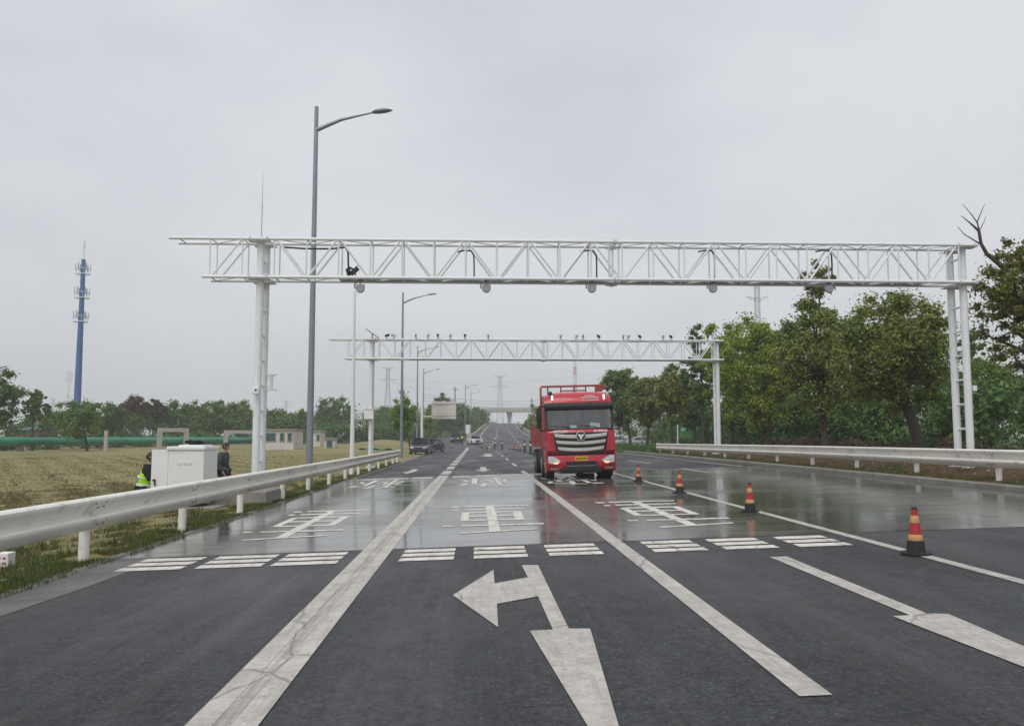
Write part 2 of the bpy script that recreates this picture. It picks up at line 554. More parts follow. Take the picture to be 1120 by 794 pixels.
# ------------------------------------------------------------------ mesh building
class MB:
    def __init__(self):
        self.v, self.f, self.m = [], [], []

    def add(self, vs, fs, mi=0):
        o = len(self.v)
        self.v += [tuple(p) for p in vs]
        self.f += [tuple(i + o for i in f) for f in fs]
        self.m += [mi] * len(fs)
        return self

    def box(self, c, s, rot=None, mi=0, taper=1.0, bev=0.0):
        """box with optional chamfer"""
        hx, hy, hz = s[0] / 2, s[1] / 2, s[2] / 2
        if bev > 0:
            b = min(bev, hx * .9, hy * .9, hz * .9)
            bm = bmesh.new()
            bmesh.ops.create_cube(bm, size=1)
            for v in bm.verts:
                v.co = Vector((v.co.x * 2 * hx, v.co.y * 2 * hy, v.co.z * 2 * hz))
            bmesh.ops.bevel(bm, geom=bm.edges[:] + bm.verts[:], offset=b, segments=2, affect='EDGES', profile=.5)
            bm.verts.ensure_lookup_table()
            vs = [v.co.copy() for v in bm.verts]
            fs = [[v.index for v in f.verts] for f in bm.faces]
            bm.free()
        else:
            vs = [Vector((x * hx, y * hy, z * hz)) for z in (-1, 1) for y in (-1, 1) for x in (-1, 1)]
            fs = [(0, 2, 3, 1), (4, 5, 7, 6), (0, 1, 5, 4), (2, 6, 7, 3), (0, 4, 6, 2), (1, 3, 7, 5)]
        if taper != 1.0:
            vs = [Vector((v.x * (taper if v.z > 0 else 1), v.y * (taper if v.z > 0 else 1), v.z)) for v in vs]
        if rot is not None:
            R_ = Euler(rot).to_matrix()
            vs = [R_ @ v for v in vs]
        cc = Vector(c)
        return self.add([v + cc for v in vs], fs, mi)

    def tube(self, pts, r, seg=8, mi=0, cap=True):
        pts = [Vector(p) for p in pts]
        rs = r if isinstance(r, (list, tuple)) else [r] * len(pts)
        vs, fs = [], []
        up = None
        for i, p in enumerate(pts):
            d = (pts[min(i + 1, len(pts) - 1)] - pts[max(i - 1, 0)])
            if d.length < 1e-9:
                d = Vector((0, 0, 1))
            d.normalize()
            if up is None:
                up = Vector((0, 0, 1)) if abs(d.z) < .9 else Vector((0, 1, 0))
            a = d.cross(up)
            if a.length < 1e-4:
                a = d.cross(Vector((1, 0, 0)))
            a.normalize()
            b = d.cross(a).normalized()
            up = a.cross(d)
            for k in range(seg):
                t = 2 * math.pi * k / seg
                vs.append(p + (a * math.cos(t) + b * math.sin(t)) * rs[i])
        for i in range(len(pts) - 1):
            for k in range(seg):
                k2 = (k + 1) % seg
                fs.append((i * seg + k, i * seg + k2, (i + 1) * seg + k2, (i + 1) * seg + k))
        if cap:
            fs.append(tuple(range(seg)))
            fs.append(tuple(range((len(pts) - 1) * seg, len(pts) * seg))[::-1])
        return self.add(vs, fs, mi)

    def lathe(self, prof, c=(0, 0, 0), seg=24, axis='Z', mi=0):
        vs, fs = [], []
        for (r, h) in prof:
            for k in range(seg):
                t = 2 * math.pi * k / seg
                x, y = r * math.cos(t), r * math.sin(t)
                p = {'Z': (x, y, h), 'Y': (x, h, y), 'X': (h, x, y)}[axis]
                vs.append(Vector(p) + Vector(c))
        n = len(prof)
        for i in range(n - 1):
            for k in range(seg):
                k2 = (k + 1) % seg
                fs.append((i * seg + k, i * seg + k2, (i + 1) * seg + k2, (i + 1) * seg + k))
        fs.append(tuple(range(seg)))
        fs.append(tuple(range((n - 1) * seg, n * seg)))
        return self.add(vs, fs, mi)

    def prism(self, pts, a0, a1, axis='X', mi=0):
        """2-D outline extruded along an axis from a0 to a1"""
        def P(u, w, a):
            return {'X': (a, u, w), 'Y': (u, a, w), 'Z': (u, w, a)}[axis]
        n = len(pts)
        vs = [P(u, w, a0) for u, w in pts] + [P(u, w, a1) for u, w in pts]
        fs = [tuple(range(n)), tuple(range(n, 2 * n))[::-1]]
        for i in range(n):
            j = (i + 1) % n
            fs.append((i, j, n + j, n + i))
        return self.add(vs, fs, mi)

    def build(self, name, mats, parent=None, smooth=False):
        me = bpy.data.meshes.new(name)
        me.from_pydata(self.v, [], self.f)
        mats = mats if isinstance(mats, (list, tuple)) else [mats]
        for mm in mats:
            me.materials.append(MAT[mm] if isinstance(mm, str) else mm)
        if len(mats) > 1:
            me.polygons.foreach_set('material_index', self.m)
        bm = bmesh.new()
        bm.from_mesh(me)
        bmesh.ops.recalc_face_normals(bm, faces=bm.faces)
        bm.to_mesh(me)
        bm.free()
        if smooth:
            me.shade_smooth()
            try:
                me.set_sharp_from_angle(angle=math.radians(40))
            except Exception:
                pass
        me.update()
        o = bpy.data.objects.new(name, me)
        COL.objects.link(o)
        if parent is not None:
            o.parent = parent
        return o


def tag(o, label=None, cat=None, group=None, kind=None):
    if label:
        o['label'] = label
    if cat:
        o['category'] = cat
    if group:
        o['group'] = group
    if kind:
        o['kind'] = kind
    return o


def thing(name, label, cat, loc=(0, 0, 0), rz=0.0, group=None):
    o = bpy.data.objects.new(name, None)
    COL.objects.link(o)
    o.location = loc
    o.rotation_euler = (0, 0, rz)
    o.empty_display_size = .2
    return tag(o, label, cat, group)


def copy_tree(o, parent=None):
    c = o.copy()
    COL.objects.link(c)
    c.parent = parent
    for ch in list(o.children):
        copy_tree(ch, c)
    return c


def structure(name, mb, mat, smooth=False):
    return tag(mb.build(name, mat, None, smooth), kind='structure')


# ------------------------------------------------------------------ terrain
def axis(spans):
    out = []
    for a, b, n in spans:
        out += list(np.linspace(a, b, n, endpoint=False))
    out.append(spans[-1][1])
    return out


xs = axis([(-1400, -400, 6), (-400, -120, 12), (-120, -30, 24), (-30, -9, 24), (-9, -5.25, 18), (-5.25, 12.17, 9), (12.17, 12.3, 1), (12.3, 18, 20), (18, 40, 20), (40, 120, 16), (120, 400, 10), (400, 1400, 6)])
ys = axis([(-25, 0, 8), (0, 60, 90), (60, 180, 100), (180, 480, 60), (480, 900, 10), (900, 1300, 3)])
rng = np.random.default_rng(3)
tv = []
for y in ys:
    for x in xs:
        z = ground_z(x, y)
        if (x < -5.6 or x > 12.6) and y < 120 and abs(x) < 60:
            z += (rng.random() - .5) * .05
        tv.append((x, y, z))
# snap the terrain columns that lie under the road edge
nx = len(xs)
tf = [(j * nx + i, j * nx + i + 1, (j + 1) * nx + i + 1, (j + 1) * nx + i) for j in range(len(ys) - 1) for i in range(nx - 1)]
t = MB()
t.add(tv, tf)
structure('ground', t, 'ground', True)


def strip(name, mat, left, right, zf, y0, y1, step=2.0, nxs=6, lift=0.0):
    mb = MB()
    n = max(1, int((y1 - y0) / step))
    vs = []
    for j in range(n + 1):
        y = y0 + (y1 - y0) * j / n
        a, b = left(y), right(y)
        for i in range(nxs + 1):
            x = a + (b - a) * i / nxs
            vs.append((x, y, zf(x, y) + lift))
    w = nxs + 1
    fs = [(j * w + i, j * w + i + 1, (j + 1) * w + i + 1, (j + 1) * w + i) for j in range(n) for i in range(nxs)]
    mb.add(vs, fs)
    return structure(name, mb, mat)


strip('road', 'asphalt', ledge, redge, road_z, -20, 470, 3)
strip('branch_road', 'asphalt', lambda y: interp(y, BR_L), lambda y: interp(y, BR_R), lambda x, y: branch_z(y) + .02, 95, 320, 4, 3)
strip('concrete_road_slab', 'wet_concrete', lambda y: -5.2, lambda y: 12.2, road_z, 12.72, 36.2, 1.2, 8, .004)
strip('gutter', 'gutter', lambda y: -5.2 + .0, lambda y: -4.62 + .1 * math.sin(y * .7), road_z, -15, 12.7, .6, 2, .004)


def kerb(name, xf, w, h, y0, y1, step, sgn):
    mb = MB()
    y = y0
    while y < y1 - .01:
        ye = min(y1, y + step)
        g = .012
        xa, xb = xf(y), xf(ye)
        za, zb = road_z(xa, y), road_z(xb, ye)
        b = .03
        # cross-section (x outwards, z)
        sec = [(0, -.1), (0, h - b), (b, h), (w, h), (w, -.1)]
        vs = []
        for yy, xx, zz in ((y + g, xa, za), (ye - g, xb, zb)):
            for (u, k) in sec:
                vs.append((xx + sgn * u, yy, zz + k))
        n = len(sec)
        fs = [tuple(range(n)), tuple(range(n, 2 * n))[::-1]] + [(i, (i + 1) % n, n + (i + 1) % n, n + i) for i in range(n)]
        mb.add(vs, fs)
        y = ye
    return structure(name, mb, 'kerb')


kerb('kerb_left', lambda y: ledge(y), .16, .02, -15, 92, 1.0, -1)
kerb('kerb_right', lambda y: redge(y), .25, .13, -15, 140, 1.0, 1)

# ------------------------------------------------------------------ painted road markings
LIFT = .0065


def poly_world(mb, pts, lift=LIFT):
    """flat polygon on the road: pts are (x, y) in metres; cut in pieces so long ones follow the profile"""
    mb.add([(x, y, road_z(x, y) + lift) for x, y in pts], [tuple(range(len(pts)))])


def poly_px(mb, pts, lift=LIFT):
    poly_world(mb, [on_road(*p) for p in pts], lift)


def line(mb, xf, w, y0, y1, step=2.0, lift=LIFT):
    y = y0
    while y < y1 - 1e-6:
        ye = min(y1, y + step)
        poly_world(mb, [(xf(y) - w / 2, y), (xf(y) + w / 2, y), (xf(ye) + w / 2, ye), (xf(ye) - w / 2, ye)], lift)
        y = ye


XL, XM, XE, XD, XR = -1.46, 2.02, 5.42, 8.72, 11.35
mk = MB()
line(mk, lambda y: XL - .135, .16, -3, 37)
line(mk, lambda y: XL + .135, .16, -3, 37)
structure('lane_line_double', mk, 'paint')
mk = MB()
line(mk, lambda y: XL, .105, -3, 37, lift=.0058)
structure('lane_line_worn_middle', mk, 'paint_worn')
mk = MB()
y = 38.0
while y < 100:
    line(mk, lambda y: XL, .42, y, y + 4.0)
    y += 6.0
line(mk, lambda y: XL, .40, 100, 118)
structure('lane_line_broad_dashes', mk, 'paint')
mk = MB()
line(mk, lambda y: XM, .2, 5.15, 39)
structure('lane_line_solid', mk, 'paint')
mk = MB()
y = 45.5
while y < 100:
    line(mk, lambda y: XM, .16, y, y + 5)
    y += 11.6
structure('lane_line_dashed', mk, 'paint')
mk = MB()
line(mk, lambda y: XE, .15, -3, 60)
structure('lane_edge_line', mk, 'paint')
mk = MB()
for a, b in ((31.8, 36.4), (43, 49.5), (56, 62), (68, 74), (80, 86)):
    line(mk, lambda y: XD, .15, a, b)
structure('lane_line_right_dashed', mk, 'paint')
mk = MB()
line(mk, lambda y: XR if y < 110 else redge(y) - .6, .15, 36.3, 150)
structure('kerb_edge_line', mk, 'paint')
# lines over the rise
mk = MB()


def hump_x(fr): return lambda y: ledge(y) + (redge(y) - ledge(y)) * fr


for fr, w, dash in ((.07, .22, 0), (.37, .2, 1), (.66, .2, 1), (.94, .22, 0)):
    y = 104 if fr == .37 else 128
    while y < 440:
        line(mk, hump_x(fr), w, y, y + (4 if not dash else 6), 4)
        y += 4 if not dash else 13
structure('lane_lines_on_rise', mk, 'paint')

# rows of three-bar blocks before and after the slab
BLK = [-4.73, -3.70, -2.72, -1.05, -.06, .95, 2.36, 3.32, 4.32]
mk = MB()
for y0 in (11.42, 34.7):
    for i, x0 in enumerate(BLK):
        w = .86 if i < 3 else .73
        for k in range(3):
            ya = y0 + k * .42
            poly_world(mk, [(x0, ya), (x0 + w, ya - .004), (x0 + w + .0, ya + .29), (x0 + .01, ya + .295)], .007)
structure('rumble_marking', mk, 'paint_white')

# the two big arrows in front and small ones beyond
mk = MB()


def z4(u, v): return (460 + u / 3.892, 590 + v / 3.892)


A = [(430, 110), (500, 110), (631, 381), (722, 381), (968, 1220), (465, 390), (563, 385), (500, 243), (325, 275), (330, 375), (137, 238), (310, 130), (315, 188), (457, 162)]
poly_px(mk, [z4(*p) for p in A])
structure('arrow_marking_turn', mk, 'paint')
mk = MB()


def z5(u, v): return (820 + u / 3.61, 540 + v / 3.61)


poly_px(mk, [z5(*p) for p in [(78, 250), (145, 248), (700, 474), (785, 476), (3060, 1452), (565, 485), (632, 481)]])
structure('arrow_marking_straight', mk, 'paint')
mk = MB()
poly_px(mk, [z5(*p) for p in [(145, 248), (160, 248), (712, 473), (700, 474)]], .007)
structure('tar_seam', mk, 'tar')
mk = MB()


def z2(u, v): return (500 + u / 11.2, 505 + v / 11.2)


poly_px(mk, [z2(*p) for p in [(282, 66), (355, 66), (358, 94), (415, 93), (320, 122), (215, 99), (285, 94)]])


def z2b(u, v): return (380 + u / 11.2, 500 + v / 11.2)


poly_px(mk, [z2b(*p) for p in [(800, 148), (866, 146), (850, 170), (790, 188), (720, 205), (675, 183), (735, 180)]])
poly_px(mk, [(530, 496.5), (537, 496.5), (538, 498), (541, 498), (535.5, 499.5), (524, 498.4), (530, 498)])
structure('arrow_marking_small', mk, 'paint')


def z1(u, v): return (470 + u / 7.467, 540 + v / 7.467)


GLYPH = [
    [(458, 103), (522, 100), (578, 302), (487, 308)],
    [(285, 102), (812, 89), (812, 96), (285, 110)], [(175, 105), (245, 105), (245, 114), (175, 115)],
    [(285, 126), (778, 114), (780, 121), (285, 135)], [(187, 130), (240, 130), (238, 139), (187, 139)],
    [(266, 158), (322, 152), (318, 222), (250, 226)], [(680, 144), (742, 143), (776, 212), (702, 215)],
    [(322, 152), (680, 143), (683, 151), (322, 161)], [(321, 181), (690, 173), (693, 181), (320, 190)],
    [(318, 216), (702, 207), (704, 215), (318, 225)],
    [(260, 260), (930, 240), (932, 251), (260, 269)], [(110, 264), (195, 262), (195, 271), (110, 273)],
    [(245, 322), (880, 284), (880, 292), (245, 330)],
]
c0 = on_road(*z1(532, 305))
off_r = on_road(757, 574.3)
off_l = on_road(307, 588.2)
for nm, tgt in (('road_lettering_middle', c0), ('road_lettering_right', off_r), ('road_lettering_left', off_l)):
    mk = MB()
    for k, g in enumerate(GLYPH):
        pts = [on_road(*z1(*p)) for p in g]
        pts = [(x + tgt[0] - c0[0], y_ + tgt[1] - c0[1]) for x, y_ in pts]
        poly_world(mk, pts, LIFT + .00025 * k)
    structure(nm, mk, 'paint_white')
GLYPH2 = [
    [(45, 225), (90, 225), (155, 240), (120, 250)], [(180, 205), (247, 205), (243, 268), (180, 270)],
    [(28, 290), (75, 266), (130, 266), (110, 282), (60, 292)], [(272, 305), (318, 262), (372, 260), (345, 300)],
    [(445, 195), (480, 195), (545, 285), (495, 285)], [(500, 196), (512, 196), (550, 284), (540, 285)],
    [(540, 246), (575, 214), (622, 213), (585, 246)], [(585, 250), (655, 248), (655, 256), (585, 258)],
    [(540, 285), (670, 282), (670, 291), (540, 293)], [(270, 243), (380, 216), (400, 222), (300, 246)],
    [(385, 216), (400, 214), (455, 262), (435, 265)], [(90, 288), (280, 288), (280, 293), (90, 294)],
    [(350, 294), (480, 294), (480, 299), (350, 300)], [(400, 235), (520, 232), (520, 238), (400, 241)],
]
c1 = on_road(552, 531)
for nm, tgt in (('road_lettering_far_middle', c1), ('road_lettering_far_left', on_road(424, 533.5)), ('road_lettering_far_right', on_road(652, 528.6))):
    mk = MB()
    for k, g in enumerate(GLYPH2):
        pts = [on_road(*z2(*p)) for p in g]
        poly_world(mk, [(x + tgt[0] - c1[0], y_ + tgt[1] - c1[1]) for x, y_ in pts], LIFT + .00025 * k)
    structure(nm, mk, 'paint_white')


# ------------------------------------------------------------------ guardrails
def guardrail(name, label, x, y0, y1, posts, face, top, ends):
    """two-wave steel beam on round posts; face = +1 when the road lies towards +x"""
    root = thing(name, label, 'guardrail', (x, 0, 0))
    H, D = .46, .085
    D = .13
    prof = [(0, -.004), (.45, 0), (.85, -.012), (1, -.035), (1, -.06), (.93, -.085), (.2, -.20), (.06, -.222), (.06, -.236),
            (.2, -.246), (.85, -.262), (1, -.283), (1, -.31), (.93, -.335), (.15, -.445), (0, -.46)]
    prof = [(face * D * a_, b_) for a_, b_ in prof]
    mb = MB()
    n = int((y1 - y0) / 2)
    vs = []
    yy = [y0 + (y1 - y0) * j / n for j in range(n + 1)]
    for y in yy:
        zt = top(y)
        for (u, w) in prof:
            vs.append((face * .09 + u, y, zt + w))
        for (u, w) in reversed(prof):
            vs.append((face * .084 + u, y, zt + w))
    m = len(prof) * 2
    fs = []
    for j in range(n):
        for k in range(m):
            k2 = (k + 1) % m
            fs.append((j * m + k, j * m + k2, (j + 1) * m + k2, (j + 1) * m + k))
    fs.append(tuple(range(m)))
    fs.append(tuple(range(n * m, (n + 1) * m)))
    mb.add(vs, fs)
    mb.build('beam', 'rail_white', root, True)
    for p in posts:
        z0 = ground_z(x, p) - .15
        q = MB()
        q.tube([(0, p, z0), (0, p, top(p) - .10)], .072, 16)
        q.tube([(0, p, top(p) - .10), (0, p, top(p) - .08)], [.072, .05], 16)
        q.build('post', 'rail_white', root, True)
        q = MB()
        q.box((face * .075, p, top(p) - .23), (.07, .12, .3))
        for dz in (-.115, -.345):
            for dy in (-.17, -.09, .09, .17):
                q.tube([(face * (.09 + D - .02), p + dy, top(p) + dz + .03 * (1 if dy in (-.17, .17) else -1)), (face * (.09 + D + .008), p + dy, top(p) + dz + .03 * (1 if dy in (-.17, .17) else -1))], .012, 6, 1)
        ring_v = []
        for yy_ in (p - .24, p + .24):
            ring_v += [(face * .0935 + u, yy_, top(yy_) + w) for (u, w) in prof] + [(face * .088 + u, yy_, top(yy_) + w) for (u, w) in reversed(prof)]
        m_ = len(prof) * 2
        q.add(ring_v, [(k, (k + 1) % m_, m_ + (k + 1) % m_, m_ + k) for k in range(m_)] + [tuple(range(m_)), tuple(range(m_, 2 * m_))])
        q.build('bolted_bracket', ['rail_white', 'mid_metal'], root)
    if ends:
        q = MB()
        q.box((face * .11, ends, top(ends) - .23), (.16, .05, .5))
        q.build('end_cap', 'rail_white', root)
    return root


def top_l(y): return interp(y, [(0, .775), (12.4, .76), (30, .74), (59, .715)])
def top_r(y): return interp(y, [(0, 1.30), (20, 1.295), (32, 1.27), (60.5, 1.15)])


guardrail('guardrail', 'long white corrugated steel guardrail on posts along the left verge by the brown field', -5.55, -6, 59.3,
          [.4, 4.4, 8.4, 12.4, 16.4, 20.3, 24.6, 28.3, 32.2, 36.1, 40, 44, 48, 52, 56, 58.9], 1, top_l, 59.3)
guardrail('guardrail', 'white steel guardrail on the right bank in front of the tall roadside trees', 13.0, -6, 61,
          [.9, 4.9, 8.9, 12.9, 16.9, 20.9, 24.9, 28.9, 32.8, 36.7, 40.6, 44.6, 48.6, 52.6, 56.6, 60.6], -1, top_r, 61)

# ------------------------------------------------------------------ gantries
GY = 24.0
GXL = onY(282.3, 400, GY + .28).x
GXR = onY(1057.3, 400, GY + .28).x
GT = onY(523, 263.3, GY).z
GB = onY(523, 304.6, GY).z
GD = .65


def make_gantry():
    root = thing('gantry', 'nearest white tubular steel truss gantry spanning the whole road', 'gantry', (0, GY, 0))
    colr = .106
    for X in (GXL, GXR):
        zg = ground_z(X, GY) - .3
        for dy in (.28, .28 + GD):
            q = MB()
            q.tube([(X, dy, zg + .3), (X, dy, GT + .12 if dy < .5 else GT - .05)], colr, 20)
            q.lathe([(.27, zg + .2), (.27, zg + .36), (.2, zg + .37)], (X, dy, 0), 20)
            for k in range(6):
                a = k * math.pi / 3
                q.box((X + .19 * math.cos(a), dy + .19 * math.sin(a), zg + .47), (.10, .012, .2), (0, 0, a))
            c = q.build('column', 'white_steel', root, True)
            for zz in (GT, GB):
                f = MB()
                f.box((X, dy - .12, zz - .045), (.62, .30, .022))
                for s in (-1, 1):
                    f.tube([(X + s * .24, dy - .32, zz - .06), (X + s * .24, dy - .36, zz + .02), (X + s * .24, dy - .28, zz + .085), (X + s * .24, dy - .2, zz + .02), (X + s * .24, dy - .2, zz - .09)], .016, 6)
                f.build('clamp', 'white_steel', c)
        # rungs between the two columns
        q = MB()
        z = zg + 1.4
        while z < GT - .2:
            q = MB()
            q.tube([(X, .28, z), (X, .28 + GD, z)], .032, 8)
            q.build('rung', 'white_steel', root, True)
            z += .72
    x0t = onY(185, 262, GY).x
    x0b = onY(221, 305, GY).x
    for (y, z, xa) in ((0, GT, x0t), (GD, GT, x0t + .05), (0, GB, x0b), (GD, GB, x0b + .05)):
        q = MB()
        q.tube([(xa, y, z), (GXR + (.33 if z == GT else .3), y, z)], .048, 12)
        q.build('chord', 'white_steel', root, True)
    nb = 22
    bay = (GXR - GXL - .7) / nb
    xb = [GXL + .45 + bay * k for k in range(nb + 1)]
    left = [GXL - .45 - bay * k for k in range(3)]
    for y in (0, GD):
        q = MB()
        for k, X in enumerate(xb):
            q.tube([(X, y, GB), (X, y, GT)], .024, 8)
            if k < nb:
                a, b = (GT, GB) if k % 2 == 0 else (GB, GT)
                q.tube([(X + .04, y, a), (xb[k + 1] - .04, y, b)], .030, 8)
        q.build('lattice', 'white_steel', root, True)
        q = MB()
        for k, X in enumerate(left[:3]):
            q.tube([(X, y, GB if X > x0b else GT), (X, y, GT)], .022, 8)
        q.tube([(left[0], y, GT), (x0b + .25, y, GB)], .030, 8)
        q.build('end_lattice', 'white_steel', root, True)
    for z, nm in ((GB, 'bottom_lattice'), (GT, 'top_lattice')):
        q = MB()
        for k, X in enumerate(xb):
            q.tube([(X, 0, z), (X, GD, z)], .024, 8)
            if k < nb:
                a, b = (0, GD) if k % 2 == 0 else (GD, 0)
                q.tube([(X, a, z), (xb[k + 1], b, z)], .022, 8)
        for X in left:
            if X > (x0b if z == GB else x0t):
                q.tube([(X, 0, z), (X, GD, z)], .022, 8)
        q.tube([(left[0], 0, z), (left[1], GD, z)], .022, 8)
        q.build(nm, 'white_steel', root, True)
    # cable tray along the bottom
    q = MB()
    q.box(((xb[2] + xb[-2]) / 2, GD - .12, GB + .03), (xb[-2] - xb[2], .16, .035))
    q.build('cable_tray', 'galv', root)
    # splice flanges at mid span
    xm = onY(672, 280, GY).x
    q = MB()
    for y in (0, GD):
        for z in (GT, GB):
            for s in (-.03, .03):
                q.tube([(xm + s - .014, y, z), (xm + s + .014, y, z)], .11, 16)
            q.box((xm, y, z), (.34, .02, .16))
    for s in (-.05, .05):
        q.tube([(xm + s, GD, GB), (xm + s, GD, GT)], .03, 8)
    q.build('splice_flange', 'white_steel', root, True)
    return root


g1 = make_gantry()
g2 = copy_tree(g1)
GY2 = 48.0
xl2, xr2 = onY(405, 430, GY2).x, onY(787, 430, GY2).x
G2S = (xr2 - xl2) / (GXR - GXL)
g2.location = (xl2 - G2S * GXL, GY2, onY(523, 371.5, GY2).z - GT)
g2.scale = (G2S, 1, 1)
G2DZ = g2.location.z
g2['label'] = 'farther white truss gantry carrying a row of small cameras on its top chord'
for g in (g1, g2):
    g['group'] = 'truss gantries over the road'

# extras fixed on the gantries
q = MB()
z0 = onY(284, 256, GY).z
q.tube([(0, 0, 0), (0, 0, 1.0)], .012, 6)
q.tube([(0, 0, 1.0), (0, 0, onY(284, 185, GY).z - z0)], [.008, .004], 6)
r = thing('lightning_rod', 'thin upright rod on top of the left column of the nearest gantry', 'rod', (GXL, GY + .28, GT + .1))
q.build('rod', 'galv', r)


def cable(name, label, pts, rad):
    q = MB()
    q.tube(pts, rad, 6)
    o = q.build(name, 'black_plastic', None, True)
    tag(o, label, 'cable', 'black cables on the nearest gantry')
    return o


def P(px, py, Y): return onY(px, py, Y)


cb = [P(308, 268, GY), P(330, 269.5, GY), P(360, 269.8, GY), P(376, 268, GY), P(379, 274, GY), P(379.5, 300, GY)]
cable('cable', 'long black cable on the nearest gantry from the left column to the small camera pair', [p + Vector((0, .3, 0)) for p in cb], .028)
for (px, lab) in ((518, 'short black cable dropping into the truss left of the gantry middle'), (655, 'black cable hanging just left of the gantry mid splice'), (787, 'black cable loop in the truss right of the mid splice'), (918, 'rightmost black cable loop in the nearest gantry truss')):
    cb = [P(px - 18, 271, GY), P(px - 10, 269.5, GY), P(px - 3, 270, GY), P(px, 275, GY), P(px + .5, 285, GY), P(px + .5, 302, GY)]
    cable('cable', lab, [p + Vector((0, GD - .1, 0)) for p in cb], .024)


def radar(px, py, label):
    p = P(px, py, GY)
    r_ = thing('radar_sensor', label, 'sensor', (p.x, GY + .1, p.z), 0, 'round sensors hanging under the nearest gantry')
    q = MB()
    q.lathe([(.02, -.05), (.11, -.045), (.125, -.02), (.125, .03), (.10, .06), (.03, .07)], (0, 0, 0), 22, 'Y')
    q.box((0, .01, .06), (.25, .07, .12), bev=.02)
    h = q.build('housing', 'sensor_grey', r_, True)
    q = MB()
    q.tube([(0, 0, .1), (0, 0, GB - p.z - .04)], .018, 8)
    q.tube([(-.15, .03, .0), (-.17, .03, .1), (-.10, .03, GB - p.z - .05)], .02, 8)
    q.box((0, .1, GB - p.z - .05), (.14, .3, .03))
    q.build('bracket', 'mid_metal', r_, True)


for px, lab in ((393.5, 'leftmost round grey sensor, under the black camera pair on the nearest gantry'),
                (532, 'round grey sensor hanging over the turn arrow lane'),
                (648, 'round grey sensor hanging over the red truck'),
                (781, 'round grey sensor right of the gantry mid splice over the cone line'),
                (908, 'rightmost round grey sensor, against the dark tree crowns')):
    radar(px, 315, lab)


def gantry_cam(px, py, Y, dark, label, yaw=0.0, tilt=-.25, s=1.0, grp='small cameras on the farther gantry', zb=None):
    p = P(px, py, Y)
    z0 = GT + G2DZ + .05 if zb is None else zb
    r_ = thing('traffic_camera', label, 'camera', (p.x, Y + (0 if zb is None else .15), z0), yaw, grp)
    q = MB()
    q.tube([(0, 0, -.02), (0, 0, .16 * s)], .03 * s, 8)
    q.box((0, 0, 0), (.16 * s, .16 * s, .03))
    q.build('bracket', 'mid_metal', r_, True)
    q = MB()
    c, sn = math.cos(tilt), math.sin(tilt)
    q.box((0, -.02, .25 * s), (.17 * s, .46 * s, .17 * s), (tilt, 0, 0), bev=.03 * s)
    q.box((0, -.06, .345 * s), (.21 * s, .5 * s, .02), (tilt, 0, 0))
    q.build('housing', 'black_plastic' if dark else 'white_plain', r_)
    q = MB()
    q.tube([(0, -.22 * s, .25 * s + .22 * s * math.sin(-tilt) * -1), (0, -.3 * s, .25 * s - .28 * s * math.sin(-tilt))], .06 * s, 12)
    q.build('lens', 'dark_metal', r_)


cams = [(423, 1, .9, 'black camera leaning beside the left column of the farther gantry'), (431, 0, -.7, 'white camera right next to the leaning black one at the left end'),
        (455, 0, 0, 'white camera third from the left on the farther gantry'), (468, 0, .3, 'small white camera fourth from the left, left of the black upright one'),
        (479, 1, 0, 'black upright camera fifth from the left on the farther gantry'), (492.5, 0, .2, 'white camera between the two upright black cameras'),
        (508.6, 1, 0, 'black camera seventh from the left with drooping cable'), (534, 0, 0, 'lone small white camera nearest the middle of the farther gantry'),
        (613, 0, .2, 'white camera above the left corner of the red truck'), (630, 0, .4, 'white camera in line with the striped chimney'),
        (637.5, 0, .1, 'white camera just right of the chimney line'), (655, 1, -.6, 'black camera over the right corner of the red truck'),
        (681.5, 0, 0, 'small white camera left of a larger white one, right of the truck'), (687, 0, .2, 'larger white camera of the close pair right of the truck'),
        (700, 1, -.6, 'black camera turned aside right of the close white pair'), (725, 0, .1, 'white camera last white one on the right side'),
        (734, 1, -.6, 'black camera beside the last white camera'), (774, 1, -.4, 'rightmost black camera at the right end among leaves')]
for px, dk, yw, lab in cams:
    gantry_cam(px, 368, GY2, dk, lab, yw, -.15, .6)
q = MB()
pz = GT + G2DZ
r = thing('solar_panel', 'small dark tilted panel on top of the left column of the farther gantry', 'panel', (P(407, 370, GY2).x, GY2 + .1, pz + .05))
q.box((0, 0, .28), (.9, .5, .03), (0, .62, 0))
q.build('panel', 'dark_metal', r)
q = MB()
q.tube([(0, 0, 0), (0, 0, .27)], .03, 8)
q.build('bracket', 'mid_metal', r)
# camera pair inside the near truss
gantry_cam(379, 298, GY, 1, 'upright black camera standing inside the truss next to the cable', 2.0, 1.25, .5, 'camera pair inside the nearest gantry truss', GB + .05)
gantry_cam(388, 298, GY, 1, 'black camera tipped diagonally right inside the near truss', -1.4, .75, .6, 'camera pair inside the nearest gantry truss', GB + .05)
